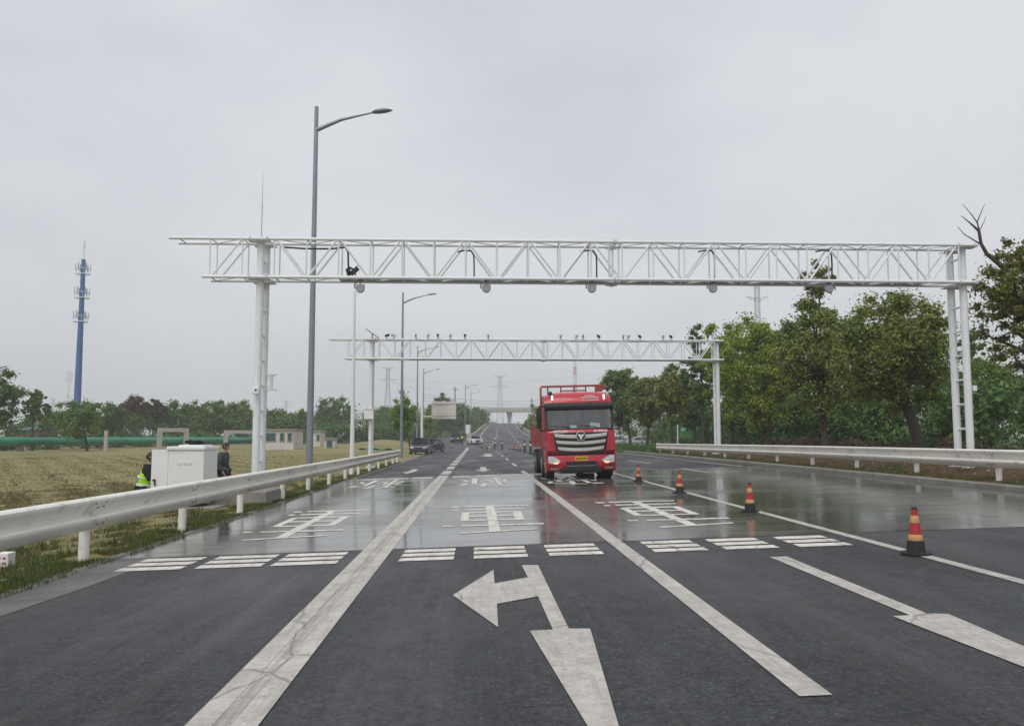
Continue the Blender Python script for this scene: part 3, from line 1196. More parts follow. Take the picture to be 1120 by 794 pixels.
# boxes on the columns
r = thing('column_box', 'small white box with a dark lens on the left column of the nearest gantry', 'box', (P(279.5, 427, GY).x, GY + .02, P(279, 427, GY).z))
q = MB()
q.box((0, 0, 0), (.2, .16, .2), bev=.02)
q.build('case', 'white_plain', r)
q = MB()
q.tube([(.02, -.08, .01), (.02, -.095, .01)], .03, 10)
q.build('lens', 'dark_metal', r)
r = thing('side_bracket', 'white U bracket with a plate sticking out right of the left near column', 'bracket', (GXL + .13, GY + .93, P(297, 416, GY).z))
q = MB()
q.box((.08, 0, .22), (.34, .1, .035))
q.box((.08, 0, -.22), (.34, .1, .035))
q.box((-.01, 0, .12), (.14, .04, .03))
q.box((-.01, 0, -.12), (.14, .04, .03))
q.box((.10, 0, 0), (.08, .06, .42))
q.build('bracket', 'white_steel', r)
r = thing('equipment_box', 'white equipment box clamped to the left column of the farther gantry', 'box', (P(403.5, 453, GY2).x, GY2 + .02, P(403, 458.5, GY2).z))
q = MB()
q.box((0, 0, .28), (.52, .3, .54), bev=.02)
q.box((0, 0, .565), (.58, .36, .03))
q.build('case', 'white_plain', r)
r = thing('column_bracket', 'tiny white bracket box halfway up the right near column', 'bracket', (GXR + .2, GY + .3, P(1062, 424, GY).z))
q = MB()
q.box((0, 0, 0), (.12, .12, .16), bev=.01)
q.build('case', 'white_steel', r)

# concrete block under the left columns
q = MB()
q.box((0, 0, .17), (1.5, 2.4, .62), bev=.03)
q.box((-1.25, .2, .1), (1.0, 1.8, .44), bev=.03)
o = q.build('concrete_plinth', 'concrete_old')
o.location = (GXL - .1, GY + .1, ground_z(-6.4, GY) - .12)
tag(o, 'rough grey concrete block the left gantry columns stand on, behind the guardrail', 'plinth')

# ------------------------------------------------------------------ light poles
def lamp_post(px, ptop, Y, label, H=None, ybase=None, dark='galv', arm=1.0):
    p = P(px, ptop, Y)
    zg = (ground_z(p.x, Y) if ybase is None else ybase)
    h = p.z - zg
    r_ = thing('street_lamp', label, 'street lamp', (p.x, Y, zg), 0, 'single arm street lamps on the left of the road')
    q = MB()
    q.tube([(0, 0, -.1), (0, 0, h)], [.135, .075], 16)
    q.lathe([(.24, -.05), (.24, .03), (.15, .04)], (0, 0, 0), 16)
    q.box((0, -.11, .9), (.12, .08, .35))
    q.build('pole', dark, r_, True)
    q = MB()
    q.tube([(0, 0, h - .93), (.45, 0, h - .72), (.95, 0, h - .5), (1.5, 0, h - .36), (2.15, 0, h - .2)], [.085, .075, .06, .045, .03], 12)
    q.build('arm', dark, r_, True)
    q = MB()
    prof = [(0, .0), (.08, .07), (.3, .11), (.55, .10), (.78, 0.0)]
    vs, fs = [], []
    for i, (u, t_) in enumerate([(0, .35), (.1, .8), (.28, 1.0), (.5, .95), (.68, .6), (.8, .12)]):
        for k in range(12):
            a = 2 * math.pi * k / 12
            w, hh = .17 * t_, (.11 if math.sin(a) > 0 else .05) * t_
            vs.append((2.12 + u, math.cos(a) * w, h - .2 + .12 * u + math.sin(a) * hh))
    for i in range(5):
        for k in range(12):
            k2 = (k + 1) % 12
            fs.append((i * 12 + k, i * 12 + k2, (i + 1) * 12 + k2, (i + 1) * 12 + k))
    fs += [tuple(range(12)), tuple(range(60, 72))]
    q.add(vs, fs)
    q.build('lamp_head', 'lamp_grey', r_, True)
    return r_


lamp_post(346.3, 117, 32, 'tallest nearest grey street lamp, reaching far above the first gantry')
lamp_post(440.8, 320, 73, 'second street lamp from the camera, at the end of the left guardrail')
lamp_post(457, 378.5, 116, 'third street lamp, left of the back of the road sign')
lamp_post(463.5, 403, 152, 'fourth street lamp, short looking, just right of the third')
lamp_post(509, 420.5, 205, 'street lamp on the grass wedge beside the white round post')
lamp_post(515.2, 428, 262, 'farthest street lamp, at the foot of the rise')

# thin white camera mast
p = P(388, 316, 41)
r = thing('camera_mast', 'slender white mast between the two gantries behind the left guardrail', 'mast', (p.x, 41, ground_z(p.x, 41)))
q = MB()
q.tube([(0, 0, -.1), (0, 0, p.z - ground_z(p.x, 41) - .1)], [.12, .055], 14)
q.box((0, 0, 0), (.4, .4, .04))
q.build('pole', 'white_steel', r, True)


# ------------------------------------------------------------------ cones
def make_cone(label):
    r_ = thing('traffic_cone', label, 'traffic cone', (0, 0, 0), 0, 'tall traffic cones along the edge line')
    q = MB()
    q.lathe([(.15, .03), (.135, .2), (.118, .21)], (0, 0, 0), 24)
    pts = []
    for k in range(12):
        a = k * math.pi / 6 + math.pi / 12
        rad = .25 if k % 3 != 1 else .25
        pts.append((rad * math.cos(a), rad * math.sin(a)))
    q.prism(pts, 0, .035, 'Z')
    q.build('base', 'cone_black', r_, True)
    q = MB()
    q.lathe([(.05, .672), (.044, .70), (.03, .707)], (0, 0, 0), 24)
    q.build('tip', 'cone_black', r_, True)
    q = MB()
    q.lathe([(.118, .205), (.04, .69), (.03, .695)], (0, 0, 0), 24)
    q.build('body', 'cone_orange', r_, True)
    def rad(z): return .118 + (.04 - .118) * (z - .205) / (.69 - .205)
    for a, b in ((.21, .30), (.47, .58)):
        q = MB()
        q.lathe([(rad(a) + .002, a), (rad(a) + .004, a + .004), (rad(b) + .004, b - .004), (rad(b) + .002, b)], (0, 0, 0), 24)
        q.build('band', 'cone_yellow', r_, True)
    return r_


cone0 = make_cone('nearest red and yellow traffic cone at the right, on the edge line over dry asphalt')
labs = ['', 'second nearest traffic cone, on the wet slab beside the edge line', 'third traffic cone, between the second and the one by the truck', 'small looking traffic cone closest to the red truck']
for i, (px, py) in enumerate(((1002, 606.5), (820.5, 559.8), (743.5, 539.2), (698.5, 526.5))):
    c = cone0 if i == 0 else copy_tree(cone0)
    x, y = on_road(px, py)
    c.location = (x, y, road_z(x, y) + .006)
    c.rotation_euler = (0, 0, i * 1.3)
    sc_ = (.81, .78, .8, .77)[i]
    c.scale = (sc_ * .9, sc_ * .9, sc_)
    if i:
        c['label'] = labs[i]

# far cones and posts across the road
far = [(483.6, 489, .5, 'o'), (494.5, 488.3, .5, 'o'), (526.5, 489.5, .9, 'o'), (533.5, 489.6, .8, 'o'), (541, 489.5, 1.2, 'p'), (549.2, 489.5, 1.2, 'p'), (557.5, 490, .8, 'o'),
       (561.5, 490.3, .9, 'o'), (565, 490.6, .9, 'o'), (568.5, 491.5, .9, 'o'), (573.8, 493.5, 1.2, 'p'), (580.3, 495.3, 1.2, 'p'), (584.6, 496.5, 1.0, 'o')]
nth = ['first', 'second', 'third', 'fourth', 'fifth', 'sixth', 'seventh', 'eighth', 'ninth']
no = npst = 0
post0 = None
for (px, py, h, kd) in far:
    x, y = on_road(px, py + 1.2)
    y2 = min(y, 118)
    x = x * y2 / y
    if kd == 'o':
        c = copy_tree(cone0)
        c['group'] = 'far cones closing the road'
        c['label'] = f'far red cone, {nth[no]} from the left of those closing the road before the rise'
        c.scale = (.85, .85, h / .7 * .72)
        no += 1
    else:
        if post0 is None:
            post0 = thing('bollard', '', 'bollard', (0, 0, 0), 0, 'dark posts among the far cones')
            q = MB()
            q.lathe([(.2, 0), (.2, .06), (.1, .1), (.085, 1.1), (.05, 1.18)], (0, 0, 0), 12)
            q.build('body', 'cone_black', post0, True)
            q = MB()
            q.lathe([(.094, .72), (.094, .9)], (0, 0, 0), 12)
            q.build('band', 'white_plain', post0, True)
            c = post0
        else:
            c = copy_tree(post0)
        c['label'] = f'dark upright post, {nth[npst]} from the left among the far cones'
        npst += 1
    c.location = (x, y2, road_z(x, y2))


# ------------------------------------------------------------------ red truck
def build_truck():
    X0, Y0 = onY(636.5, 524, 30).x, 30.0
    root = thing('truck', 'red heavy truck with a silver grille facing the camera on the wet lane', 'truck', (X0, Y0, road_z(X0, Y0) + .005), 0.0)
    root.rotation_euler = (0, -CROSS * .9, math.radians(-.6))
    # y = 0 is the bumper front, +y goes back
    W = 1.22
    # cab shell: side profile extruded; windscreen opening left between pillars
    q = MB()
    def ring(y, z, w): return (y, z, w)
    # lower front body
    q.prism([(.10, .78), (.02, .95), (.05, 1.72), (.16, 1.76), (2.0, 1.76), (2.0, .7), (.3, .7)], -W, -W + .06)
    q.prism([(.10, .78), (.02, .95), (.05, 1.72), (.16, 1.76), (2.0, 1.76), (2.0, .7), (.3, .7)], W - .06, W)
    # front face: curved panel made of vertical slices
    n = 12
    vs = []
    for i in range(n + 1):
        u = -1 + 2 * i / n
        bow = .13 * (abs(u) ** 3)
        for (y, z) in ((.05, .90), (.0, 1.2), (.015, 1.55), (.05, 1.70), (.10, 1.76)):
            vs.append((u * W, y + bow, z))
    fs = [(i * 5 + k, i * 5 + k + 1, (i + 1) * 5 + k + 1, (i + 1) * 5 + k) for i in range(n) for k in range(4)]
    q.add(vs, fs)
    # pillars, back wall, floor
    for s in (-1, 1):
        q.prism([(.20, 1.74), (.30, 1.74), (.46, 2.52), (.36, 2.52)], s * (W - .04) - .035, s * (W - .04) + .035)
        q.prism([(1.3, 1.74), (2.0, 1.74), (2.0, 2.55), (1.3, 2.55)], s * (W - .04) - .03, s * (W - .04) + .03)
    q.box((0, 1.98, 1.8), (2 * W - .1, .05, 1.6))
    # roof: rounded dome in front
    vs = []
    rows = [(.34, 2.50, 1.0), (.37, 2.72, 1.0), (.44, 2.92, .985), (.60, 3.06, .95), (.9, 3.12, .93), (1.6, 3.13, .93), (2.0, 3.10, .95)]
    n = 14
    for (y, z, wf) in rows:
        for i in range(n + 1):
            u = -1 + 2 * i / n
            drop = .10 * abs(u) ** 5 if z > 2.8 else 0
            vs.append((u * W * wf, y + .12 * abs(u) ** 3 * (1 if y < .7 else 0), z - drop))
    fs = [(j * (n + 1) + i, j * (n + 1) + i + 1, (j + 1) * (n + 1) + i + 1, (j + 1) * (n + 1) + i) for j in range(len(rows) - 1) for i in range(n)]
    q.add(vs, fs)
    for s in (-1, 1):
        side = [(r_[0] + (.12 if r_[0] < .7 else 0), r_[1] - (.10 if r_[1] > 2.8 else 0)) for r_ in rows] + [(2.0, 2.5)]
        q.prism(side, s * W * .97 - .012, s * W * .97 + .012)
    cab = q.build('cab', 'red_paint', root, True)
    # side cheeks beside the grille
    for s in (-1, 1):
        c = MB()
        c.prism([(s * .90, 1.02), (s * 1.20, 1.02), (s * 1.235, 1.35), (s * 1.20, 1.66), (s * .98, 1.66)], -.01, .14, 'Y')
        o = c.build('cheek_panel', 'red_paint', root, True)
    q = MB()
    q.box((0, .012, .915), (2.3, .05, .016))
    for s in (-1, 1):
        q.prism([(s * 1.0, 1.0), (s * 1.012, 1.0), (s * 1.045, 1.66), (s * 1.033, 1.66)], -.014, .05, 'Y')
        q.prism([(.42, .98), (.44, .98), (.44, 1.74), (.42, 1.74)], s * 1.222, s * 1.226)
    q.build('panel_gap', 'black_plastic', root)
    # visor, windscreen frame
    q = MB()
    q.prism([(.22, 2.50), (.20, 2.60), (.30, 2.71), (.42, 2.72), (.42, 2.50)], -W - .01, W + .01)
    q.build('sun_visor', 'black_plastic', root, True)
    q = MB()
    q.box((0, .19, 1.765), (2 * W - .08, .1, .09), (.1, 0, 0), bev=.02)
    for s in (-1, 1):
        q.prism([(.17, 1.74), (.21, 1.74), (.37, 2.52), (.33, 2.52)], s * (W - .045) - .045, s * (W - .045) + .045)
    q.build('windscreen_frame', 'black_plastic', root)
    q = MB()
    q.add([(-W + .09, .20, 1.80), (W - .09, .20, 1.80), (W - .09, .345, 2.50), (-W + .09, .345, 2.50)], [(0, 1, 2, 3)])
    q.build('windscreen', 'truck_glass', root)
    for s in (-1, 1):
        q = MB()
        q.add([(s * (W - .03), .32, 1.78), (s * (W - .03), 1.3, 1.78), (s * (W - .03), 1.3, 2.48), (s * (W - .03), .46, 2.48)], [(0, 1, 2, 3)])
        q.build('side_window', 'truck_glass', root)
    # interior
    q = MB()
    q.box((0, 1.93, 2.1), (2.26, .03, .95))
    q.box((0, 1.2, 2.66), (2.26, 1.4, .03))
    for s in (-1, 1):
        q.box((s * 1.13, 1.65, 2.1), (.03, .62, .9))
    q.box((0, 1.91, 2.28), (.42, .02, .42), mi=1)
    q.build('cab_lining', ['lining', 'white_plain'], root)
    q = MB()
    q.box((0, .75, 1.72), (2.3, .9, .12), bev=.04)
    q.build('dashboard', 'black_plastic', root)
    for sx in (-.62, .62):
        q = MB()
        q.box((sx, 1.5, 2.0), (.55, .16, .75), (-.12, 0, 0), bev=.06)
        q.box((sx, 1.47, 2.42), (.32, .12, .2), (-.1, 0, 0), bev=.04)
        q.build('seat', 'mid_metal', root)
    q = MB()
    q.box((.58, .42, 1.90), (.36, .02, .2), (-.6, .1, .1))
    q.build('paper', 'paper', root)
    q = MB()
    q.box((-.2, .36, 1.86), (.22, .02, .12), (-.5, 0, 0))
    q.build('paper', 'paper', root)
    q = MB()
    for sx in (-.78, .22):
        q.tube([(sx + .5, .17, 1.79), (sx + .32, .18, 1.86), (sx - .1, .19, 1.9), (sx - .22, .19, 1.9)], .012, 6)
    q.build('wiper', 'black_plastic', root)
    # grille
    q = MB()
    q.prism([(-.97, 1.65), (.97, 1.65), (.84, 1.0), (.70, .90), (-.70, .90), (-.84, 1.0)], -.03, .03, 'Y')
    q.build('grille', 'black_plastic', root)
    for (zt, wd, h) in ((1.63, .94, .14), (1.40, .89, .13), (1.17, .82, .135)):
        b = MB()
        vs = []
        n = 16
        for i in range(n + 1):
            u = -1 + 2 * i / n
            sag = .06 * (1 - u * u)
            yy = -.065 - .05 * (1 - u * u)
            for (dy, dz) in ((.03, 0), (0, -.025), (0, -h * .75), (.04, -h)):
                vs.append((u * (wd - (.035 * (-dz / h))), yy + dy, zt - sag + dz))
        fs = [(i * 4 + k, i * 4 + k + 1, (i + 1) * 4 + k + 1, (i + 1) * 4 + k) for i in range(n) for k in range(3)]
        b.add(vs, fs)
        b.build('chrome_bar', 'chrome', root, True)
    # emblem
    e = MB()
    e.lathe([(.165, .0), (.175, -.015), (.165, -.03), (.15, -.03)], (0, -.125, 1.525), 32, 'Y')
    ring_ = e.build('emblem', 'chrome', root, True)
    e = MB()
    e.lathe([(.148, -.032), (.147, -.034), (.01, -.036)], (0, -.125, 1.525), 32, 'Y')
    e.build('disc', 'black_plastic', ring_, True)
    e = MB()
    for pts in ([(-.115, .055), (-.02, .055), (.045, -.06), (0, -.135)], [(.0, .055), (.115, .055), (.062, -.035), (.045, -.03)]):
        e.prism([(x, 1.53 + z) for x, z in pts], -.172, -.163, 'Y')
    e.build('badge_shape', 'white_plain', ring_)
    # lettering on bonnet lip
    for txt, sx in (('FOTON', -.70), ('AUMAN', .72)):
        cu = bpy.data.curves.new('tmp', 'FONT')
        cu.body = txt
        cu.size = .12
        cu.extrude = .004
        cu.offset = .003
        cu.space_character = 1.2
        cu.align_x = 'CENTER'
        tmp = bpy.data.objects.new('tmp', cu)
        COL.objects.link(tmp)
        me_ = bpy.data.meshes.new_from_object(tmp.evaluated_get(bpy.context.evaluated_depsgraph_get()))
        bpy.data.objects.remove(tmp)
        me_.name = 'lettering'
        me_.materials.clear()
        me_.materials.append(MAT['white_plain'])
        o = bpy.data.objects.new('lettering', me_)
        COL.objects.link(o)
        o.parent = root
        o.location = (sx, .03 + .0, 1.655)
        o.rotation_euler = (math.pi / 2 - .3, 0, 0)
    # two faded lines of sign writing on the roof, right side
    q = MB()
    rr = random.Random(4)
    for row, (z, n, h) in enumerate(((2.955, 5, .035), (2.89, 9, .055), (2.80, 9, .05))):
        for k in range(n):
            cx = .42 + (k - (n - 1) / 2) * .073
            yb = .34 + (z - 2.7) * .35
            for s_ in range(4):
                if s_ < 2:
                    q.box((cx, yb + .0, z + (s_ - .5) * h * .5), (.052, .01, .009), (-.35, 0, 0))
                else:
                    q.box((cx + (s_ - 2.5) * .03 * (.5 + rr.random()), yb, z), (.009, .01, h), (-.35, 0, 0))
    q.build('roof_lettering', 'white_plain', root)
    # bumper
    q = MB()
    n = 14
    prof = [(.16, .90), (.0, .86), (-.05, .70), (-.05, .52), (.0, .36), (.08, .30)]
    vs = []
    for i in range(n + 1):
        u = -1 + 2 * i / n
        bow = .16 * abs(u) ** 4
        for (y, z) in prof:
            zz = z + (.0 if abs(u) > .58 else 0)
            vs.append((u * (W + .01), y + bow, zz))
    m = len(prof)
    fs = [(i * m + k, i * m + k + 1, (i + 1) * m + k + 1, (i + 1) * m + k) for i in range(n) for k in range(m - 1)]
    q.add(vs, fs)
    for s in (-1, 1):
        q.prism([(.12, .30), (.12, .95), (.62, .95), (.62, .62), (.55, .30)], s * W - .02 - .0, s * W + .02)
    q.build('bumper', 'red_paint', root, True)
    q = MB()
    q.prism([(-.58, .64), (.58, .64), (.50, .54), (.66, .42), (.72, .31), (-.72, .31), (-.66, .42), (-.50, .54)], -.075, -.03, 'Y')
    q.build('lower_intake', 'black_plastic', root)
    q = MB()
    q.prism([(-.52, .50), (.52, .50), (.52, .475), (-.52, .475)], -.09, -.07, 'Y')
    q.build('intake_trim', 'mid_metal', root)
    q = MB()
    q.prism([(-.78, .29), (.78, .29), (.70, .24), (-.70, .24)], -.02, .3, 'Y')
    q.build('skirt', 'black_plastic', root)
    for s in (-1, 1):
        hl = MB()
        hl.prism([(s * 1.17, .84), (s * 1.15, .60), (s * .86, .55), (s * .72, .66), (s * .80, .72), (s * 1.0, .84)], -.062, .12, 'Y')
        h = hl.build('headlight', 'headlight', root)
        i_ = MB()
        i_.prism([(s * .98, .615), (s * .95, .565), (s * .86, .562), (s * .78, .62), (s * .84, .635)], -.072, -.06, 'Y')
        i_.build('indicator', 'indicator', h)
        i_ = MB()
        i_.lathe([(.075, -.064), (.07, -.068), (.03, -.07)], (s * 1.05, 0, .72), 16, 'Y')
        i_.build('reflector', 'chrome', h)
        i_ = MB()
        i_.prism([(s * .80, .37), (s * 1.10, .37), (s * 1.12, .43), (s * .86, .43)], -.06, -.02, 'Y')
        i_.build('fog_lamp', 'mid_metal', root)
        # roof marker lamps
        i_ = MB()
        i_.box((s * .93, .40, 2.90), (.075, .06, .20), (-.35, 0, 0), bev=.02)
        i_.build('marker_lamp', 'white_lamp', root)
        # mirrors
        mr = MB()
        mr.tube([(s * 1.2, .3, 2.60), (s * 1.38, .18, 2.62), (s * 1.46, .14, 2.5), (s * 1.46, .14, 1.85), (s * 1.36, .2, 1.74), (s * 1.2, .3, 1.74)], .03, 8)
        mr.box((s * 1.44, .17, 2.28), (.19, .1, .52), bev=.04)
        mr.box((s * 1.44, .17, 1.93), (.19, .1, .2), bev=.04)
        mr.build('mirror', 'black_plastic', root, True)
        # mudguard, step
        st = MB()
        st.box((s * 1.08, 1.9, .75), (.3, .9, .5), bev=.03)
        st.build('step_box', 'black_plastic', root)
    q = MB()
    q.box((0, -.075, .74), (.46, .02, .155))
    pl = q.build('number_plate', 'yellow_plate', root)
    q = MB()
    for k in range(7):
        q.box((-.18 + k * .06, -.088, .74), (.034, .004, .075))
        q.box((-.18 + k * .06, -.0885, .74 + .012), (.014, .0041, .02), mi=0)
    q.build('plate_characters', 'dark_metal', pl)
    # small dome lamps on the cab corners
    q = MB()
    q.lathe([(.07, 0), (.08, .06), (.05, .14), (.01, .15)], (-.98, .55, 3.0), 14)
    q.build('camera_dome', 'black_plastic', root, True)
    q = MB()
    q.lathe([(.05, 0), (.085, .06), (.07, .12), (.01, .15)], (1.0, .7, 3.02), 14)
    q.build('camera_dome', 'white_plain', root, True)
    # stake rack behind the cab
    q = MB()
    for s in (-1, 1):
        q.tube([(s * 1.22, 2.2, 1.0), (s * 1.22, 2.2, 3.38), (s * 1.16, 2.2, 3.42)], .04, 8)
    q.tube([(-1.2, 2.2, 3.42), (1.2, 2.2, 3.42)], .04, 8)
    for x in (-.95, -.45, .05, .5, .9):
        q.tube([(x, 2.2, 1.3), (x, 2.2, 3.42)], .028, 6)
    q.box((.05, 2.2, 3.24), (.95, .04, .05))
    q.box((1.02, 2.2, 3.3), (.34, .05, .24))
    q.box((0, 2.2, 1.9), (2.4, .04, 1.4))
    q.build('headboard_rack', 'red_rust', root)
    # cargo bed: ribbed side boards
    q = MB()
    L0, L1 = 2.35, 9.0
    q.box((0, (L0 + L1) / 2, 1.20), (2.46, L1 - L0, .12))
    bed = q.build('bed_floor', 'red_rust', root)
    for s in (-1, 1):
        q = MB()
        q.box((s * 1.235, (L0 + L1) / 2, 1.58), (.05, L1 - L0, .74))
        nrib = 9
        for k in range(nrib + 1):
            yy = L0 + (L1 - L0) * k / nrib
            q.box((s * 1.27, yy, 1.58), (.07, .09, .80), bev=.01)
        for z in (1.22, 1.95):
            q.box((s * 1.265, (L0 + L1) / 2, z), (.06, L1 - L0, .07))
        for k in range(nrib):
            ya, yb_ = L0 + (L1 - L0) * (k + .1) / nrib, L0 + (L1 - L0) * (k + .9) / nrib
            q.tube([(s * 1.27, ya, 1.3), (s * 1.27, yb_, 1.88)], .018, 6)
        q.build('side_board', 'red_rust', root)
    q = MB()
    q.box((0, L1, 1.58), (2.46, .05, .74))
    q.build('tailgate', 'red_rust', root)
    q = MB()
    for s in (-.42, .42):
        q.box((s, 4.6, .95), (.1, 8.6, .25))
    for yy in (2.4, 4.2, 5.6, 7.2, 8.6):
        q.box((0, yy, .95), (.9, .12, .2))
    q.box((-1.0, 4.3, .8), (.4, 1.1, .5), bev=.04)
    q.box((1.0, 4.3, .8), (.4, 1.1, .5), bev=.04)
    q.build('chassis', 'dark_metal', root)
    # wheels
    R_ = .5
    for (yy, dual) in ((1.05, 0), (3.05, 0), (6.6, 1), (7.75, 1)):
        for s in (-1, 1):
            w = MB()
            wd = .3 if not dual else .62
            cx = s * (1.06 if not dual else .92)
            prof = [(R_ * .6, -wd / 2), (R_ * .93, -wd / 2), (R_, -wd / 2 + .05), (R_, wd / 2 - .05), (R_ * .93, wd / 2), (R_ * .6, wd / 2)]
            w.lathe(prof, (cx, yy, R_), 28, 'X')
            wo_ = w.build('wheel', 'rubber', root, True)
            w = MB()
            e_ = cx + s * wd / 2
            w.lathe([(R_ * .58, s * .003), (R_ * .5, s * -.03), (R_ * .3, s * -.02), (R_ * .25, s * .03), (R_ * .1, s * .04)], (e_, yy, R_), 20, 'X')
            w.build('rim', 'mid_metal', wo_, True)
    for yy in (1.05, 3.05, 6.6, 7.75):
        q = MB()
        q.tube([(-.8, yy, R_), (.8, yy, R_)], .09, 10)
        q.build('axle', 'dark_metal', root)
    for s in (-1, 1):
        q = MB()
        q.box((s * 1.06, 1.05, 1.12), (.34, 1.3, .08))
        q.box((s * .9, .62, .75), (.3, .3, .5))
        q.build('mudguard', 'black_plastic', root)
    # driver, right side of the picture
    d = MB()
    d.tube([(0, 0, .0), (0, 0, .25), (0, -.02, .48), (0, -.03, .55)], [.2, .23, .19, .08], 12)
    d.lathe([(.02, .55), (.085, .60), (.1, .70), (.09, .79), (.03, .84)], (0, -.04, 0), 14)
    d.tube([(-.22, 0, .45), (-.27, -.2, .25), (-.18, -.45, .32)], [.07, .055, .045], 8)
    d.tube([(.22, 0, .45), (.27, -.2, .25), (.18, -.45, .32)], [.07, .055, .045], 8)
    o = d.build('person', 'jacket', None, True)
    tag(o, 'driver in dark clothes sitting behind the truck windscreen', 'person')
    mw = Matrix.Translation(root.location) @ root.rotation_euler.to_matrix().to_4x4() @ Matrix.Translation((.62, 1.32, 1.55))
    o.matrix_world = mw
    hd = MB()
    hd.lathe([(.02, .56), (.088, .60), (.103, .70), (.09, .775), (.03, .80)], (0, -.05, 0), 14)
    hd.build('face', 'skin', o, True)
    # load: bits showing behind the cab on the right, brownish
    return root


build_truck()


# ------------------------------------------------------------------ cars
def make_car(label, paint, loc, rz, suv=False, scale=1.0, kind='car'):
    r_ = thing('parked_car' if kind == 'car' else 'car', label, 'car', loc, rz)
    H = 1.68 if suv else 1.45
    W = .92
    hb = .98 if suv else .88
    # front at -y; lofted lower body
    secs = [(-2.25, .32, .62, .80), (-2.15, .26, .78, .90), (-1.2, .22, hb, .98), (-.6, .22, hb + .05, 1.0), (1.4, .22, hb + .07, 1.0), (2.05, .25, hb + .02, .95), (2.25, .34, hb - .15, .88)]
    q = MB()
    vs = []
    for (y, z0_, z1_, wf) in secs:
        w = W * wf
        vs += [(-w * .94, y, z0_), (-w, y, (z0_ + z1_) / 2), (-w * .97, y, z1_ - .06), (-w * .88, y, z1_), (w * .88, y, z1_), (w * .97, y, z1_ - .06), (w, y, (z0_ + z1_) / 2), (w * .94, y, z0_)]
    fs = [(i * 8 + k, i * 8 + (k + 1) % 8, (i + 1) * 8 + (k + 1) % 8, (i + 1) * 8 + k) for i in range(len(secs) - 1) for k in range(8)]
    fs += [tuple(range(8)), tuple(range(len(secs) * 8 - 8, len(secs) * 8))]
    q.add(vs, fs)
    q.build('body', paint, r_, True)
    # greenhouse
    q = MB()
    ty = (-.35, 1.55 if suv else 1.0)
    by = (-1.15, 2.05 if suv else 1.75)
    wz = [(by[0], hb - .02, .86), (ty[0], H - .06, .68), (ty[1], H - .06, .68), (by[1], hb + .02, .86)]
    q.prism([(a, b) for a, b, c in wz], -.72, .72)
    q.add([(-.84, by[0], hb - .02), (-.70, ty[0], H - .06), (-.70, ty[1], H - .06), (-.84, by[1], hb)], [(0, 1, 2, 3)])
    q.add([(.84, by[0], hb - .02), (.70, ty[0], H - .06), (.70, ty[1], H - .06), (.84, by[1], hb)], [(0, 1, 2, 3)])
    q.add([(-.84, by[0], hb - .02), (.84, by[0], hb - .02), (.70, ty[0], H - .06), (-.70, ty[0], H - .06)], [(0, 1, 2, 3)])
    q.build('windows', 'car_glass', r_)
    q = MB()
    q.box((0, (ty[0] + ty[1]) / 2, H - .035), (1.42, ty[1] - ty[0] + .1, .07), bev=.03)
    for s in (-1, 1):
        q.tube([(s * .86, by[0], hb), (s * .71, ty[0], H - .04)], .035, 6)
        q.tube([(s * .86, by[1], hb), (s * .71, ty[1], H - .04)], .045, 6)
        q.tube([(s * .87, .35, hb), (s * .715, .35, H - .04)], .03, 6)
    q.build('roof', paint, r_)
    for s in (-1, 1):
        q = MB()
        q.box((s * .66, -2.19, .70), (.36, .1, .15), (0, 0, s * .25), bev=.03)
        q.build('headlight', 'headlight', r_)
        q = MB()
        q.box((s * 1.0, -.75, hb + .1), (.18, .1, .14), bev=.03)
        q.build('mirror', paint, r_)
        for yy in (-1.4, 1.4):
            w = MB()
            w.lathe([(.2, -.1), (.31, -.1), (.33, -.06), (.33, .06), (.31, .1), (.2, .1)], (s * .82, yy, .33), 18, 'X')
            wo_ = w.build('wheel', 'rubber', r_, True)
            w = MB()
            w.lathe([(.2, s * .102), (.18, s * .09), (.05, s * .10)], (s * .82, yy, .33), 14, 'X')
            w.build('rim', 'car_silver', wo_)
    q = MB()
    q.box((0, -2.22, .62), (.86, .09, .2), bev=.03)
    q.box((0, -2.2, .40), (1.3, .1, .14), bev=.03)
    q.build('grille', 'black_plastic', r_)
    q = MB()
    q.box((0, -2.28, .47), (.42, .02, .12))
    q.build('number_plate', 'plate_blue', r_)
    r_.scale = (scale,) * 3
    return r_


def gpos(px, Y): 
    x = onY(px, 480, Y).x
    return x


x = gpos(461, 88); make_car('dark grey SUV parked at the left kerb past the guardrail end, facing the camera', 'car_grey', (x, 88, road_z(x, 88)), -.08, True)
x = gpos(471.5, 97); make_car('black car half hidden behind the dark grey SUV at the left kerb', 'car_black', (x, 97, road_z(x, 97)), -.35)
x = gpos(499.3, 152); make_car('black car on the branch road beside the person in a yellow vest', 'car_black', (x, 152, branch_z(152) + .02), -.12, True)
x = gpos(519, 136); make_car('white car ahead at the tip of the grass wedge on the main road', 'car_white', (x, 136, road_z(x, 136) - .05), .25)
x = gpos(474.5, 214); make_car('small red and white car far away on the branch road', 'car_red', (x, 214, branch_z(214) + .02), -.25)
x = gpos(705, 118); make_car('silver car seen from the side beyond the low hedge right of the truck', 'car_silver', (x, 118, ground_z(x, 118)), math.radians(75))
x = gpos(690, 124); make_car('white car behind the silver car among the right trunks', 'car_white', (x - .5, 130, ground_z(x, 130)), math.radians(75))

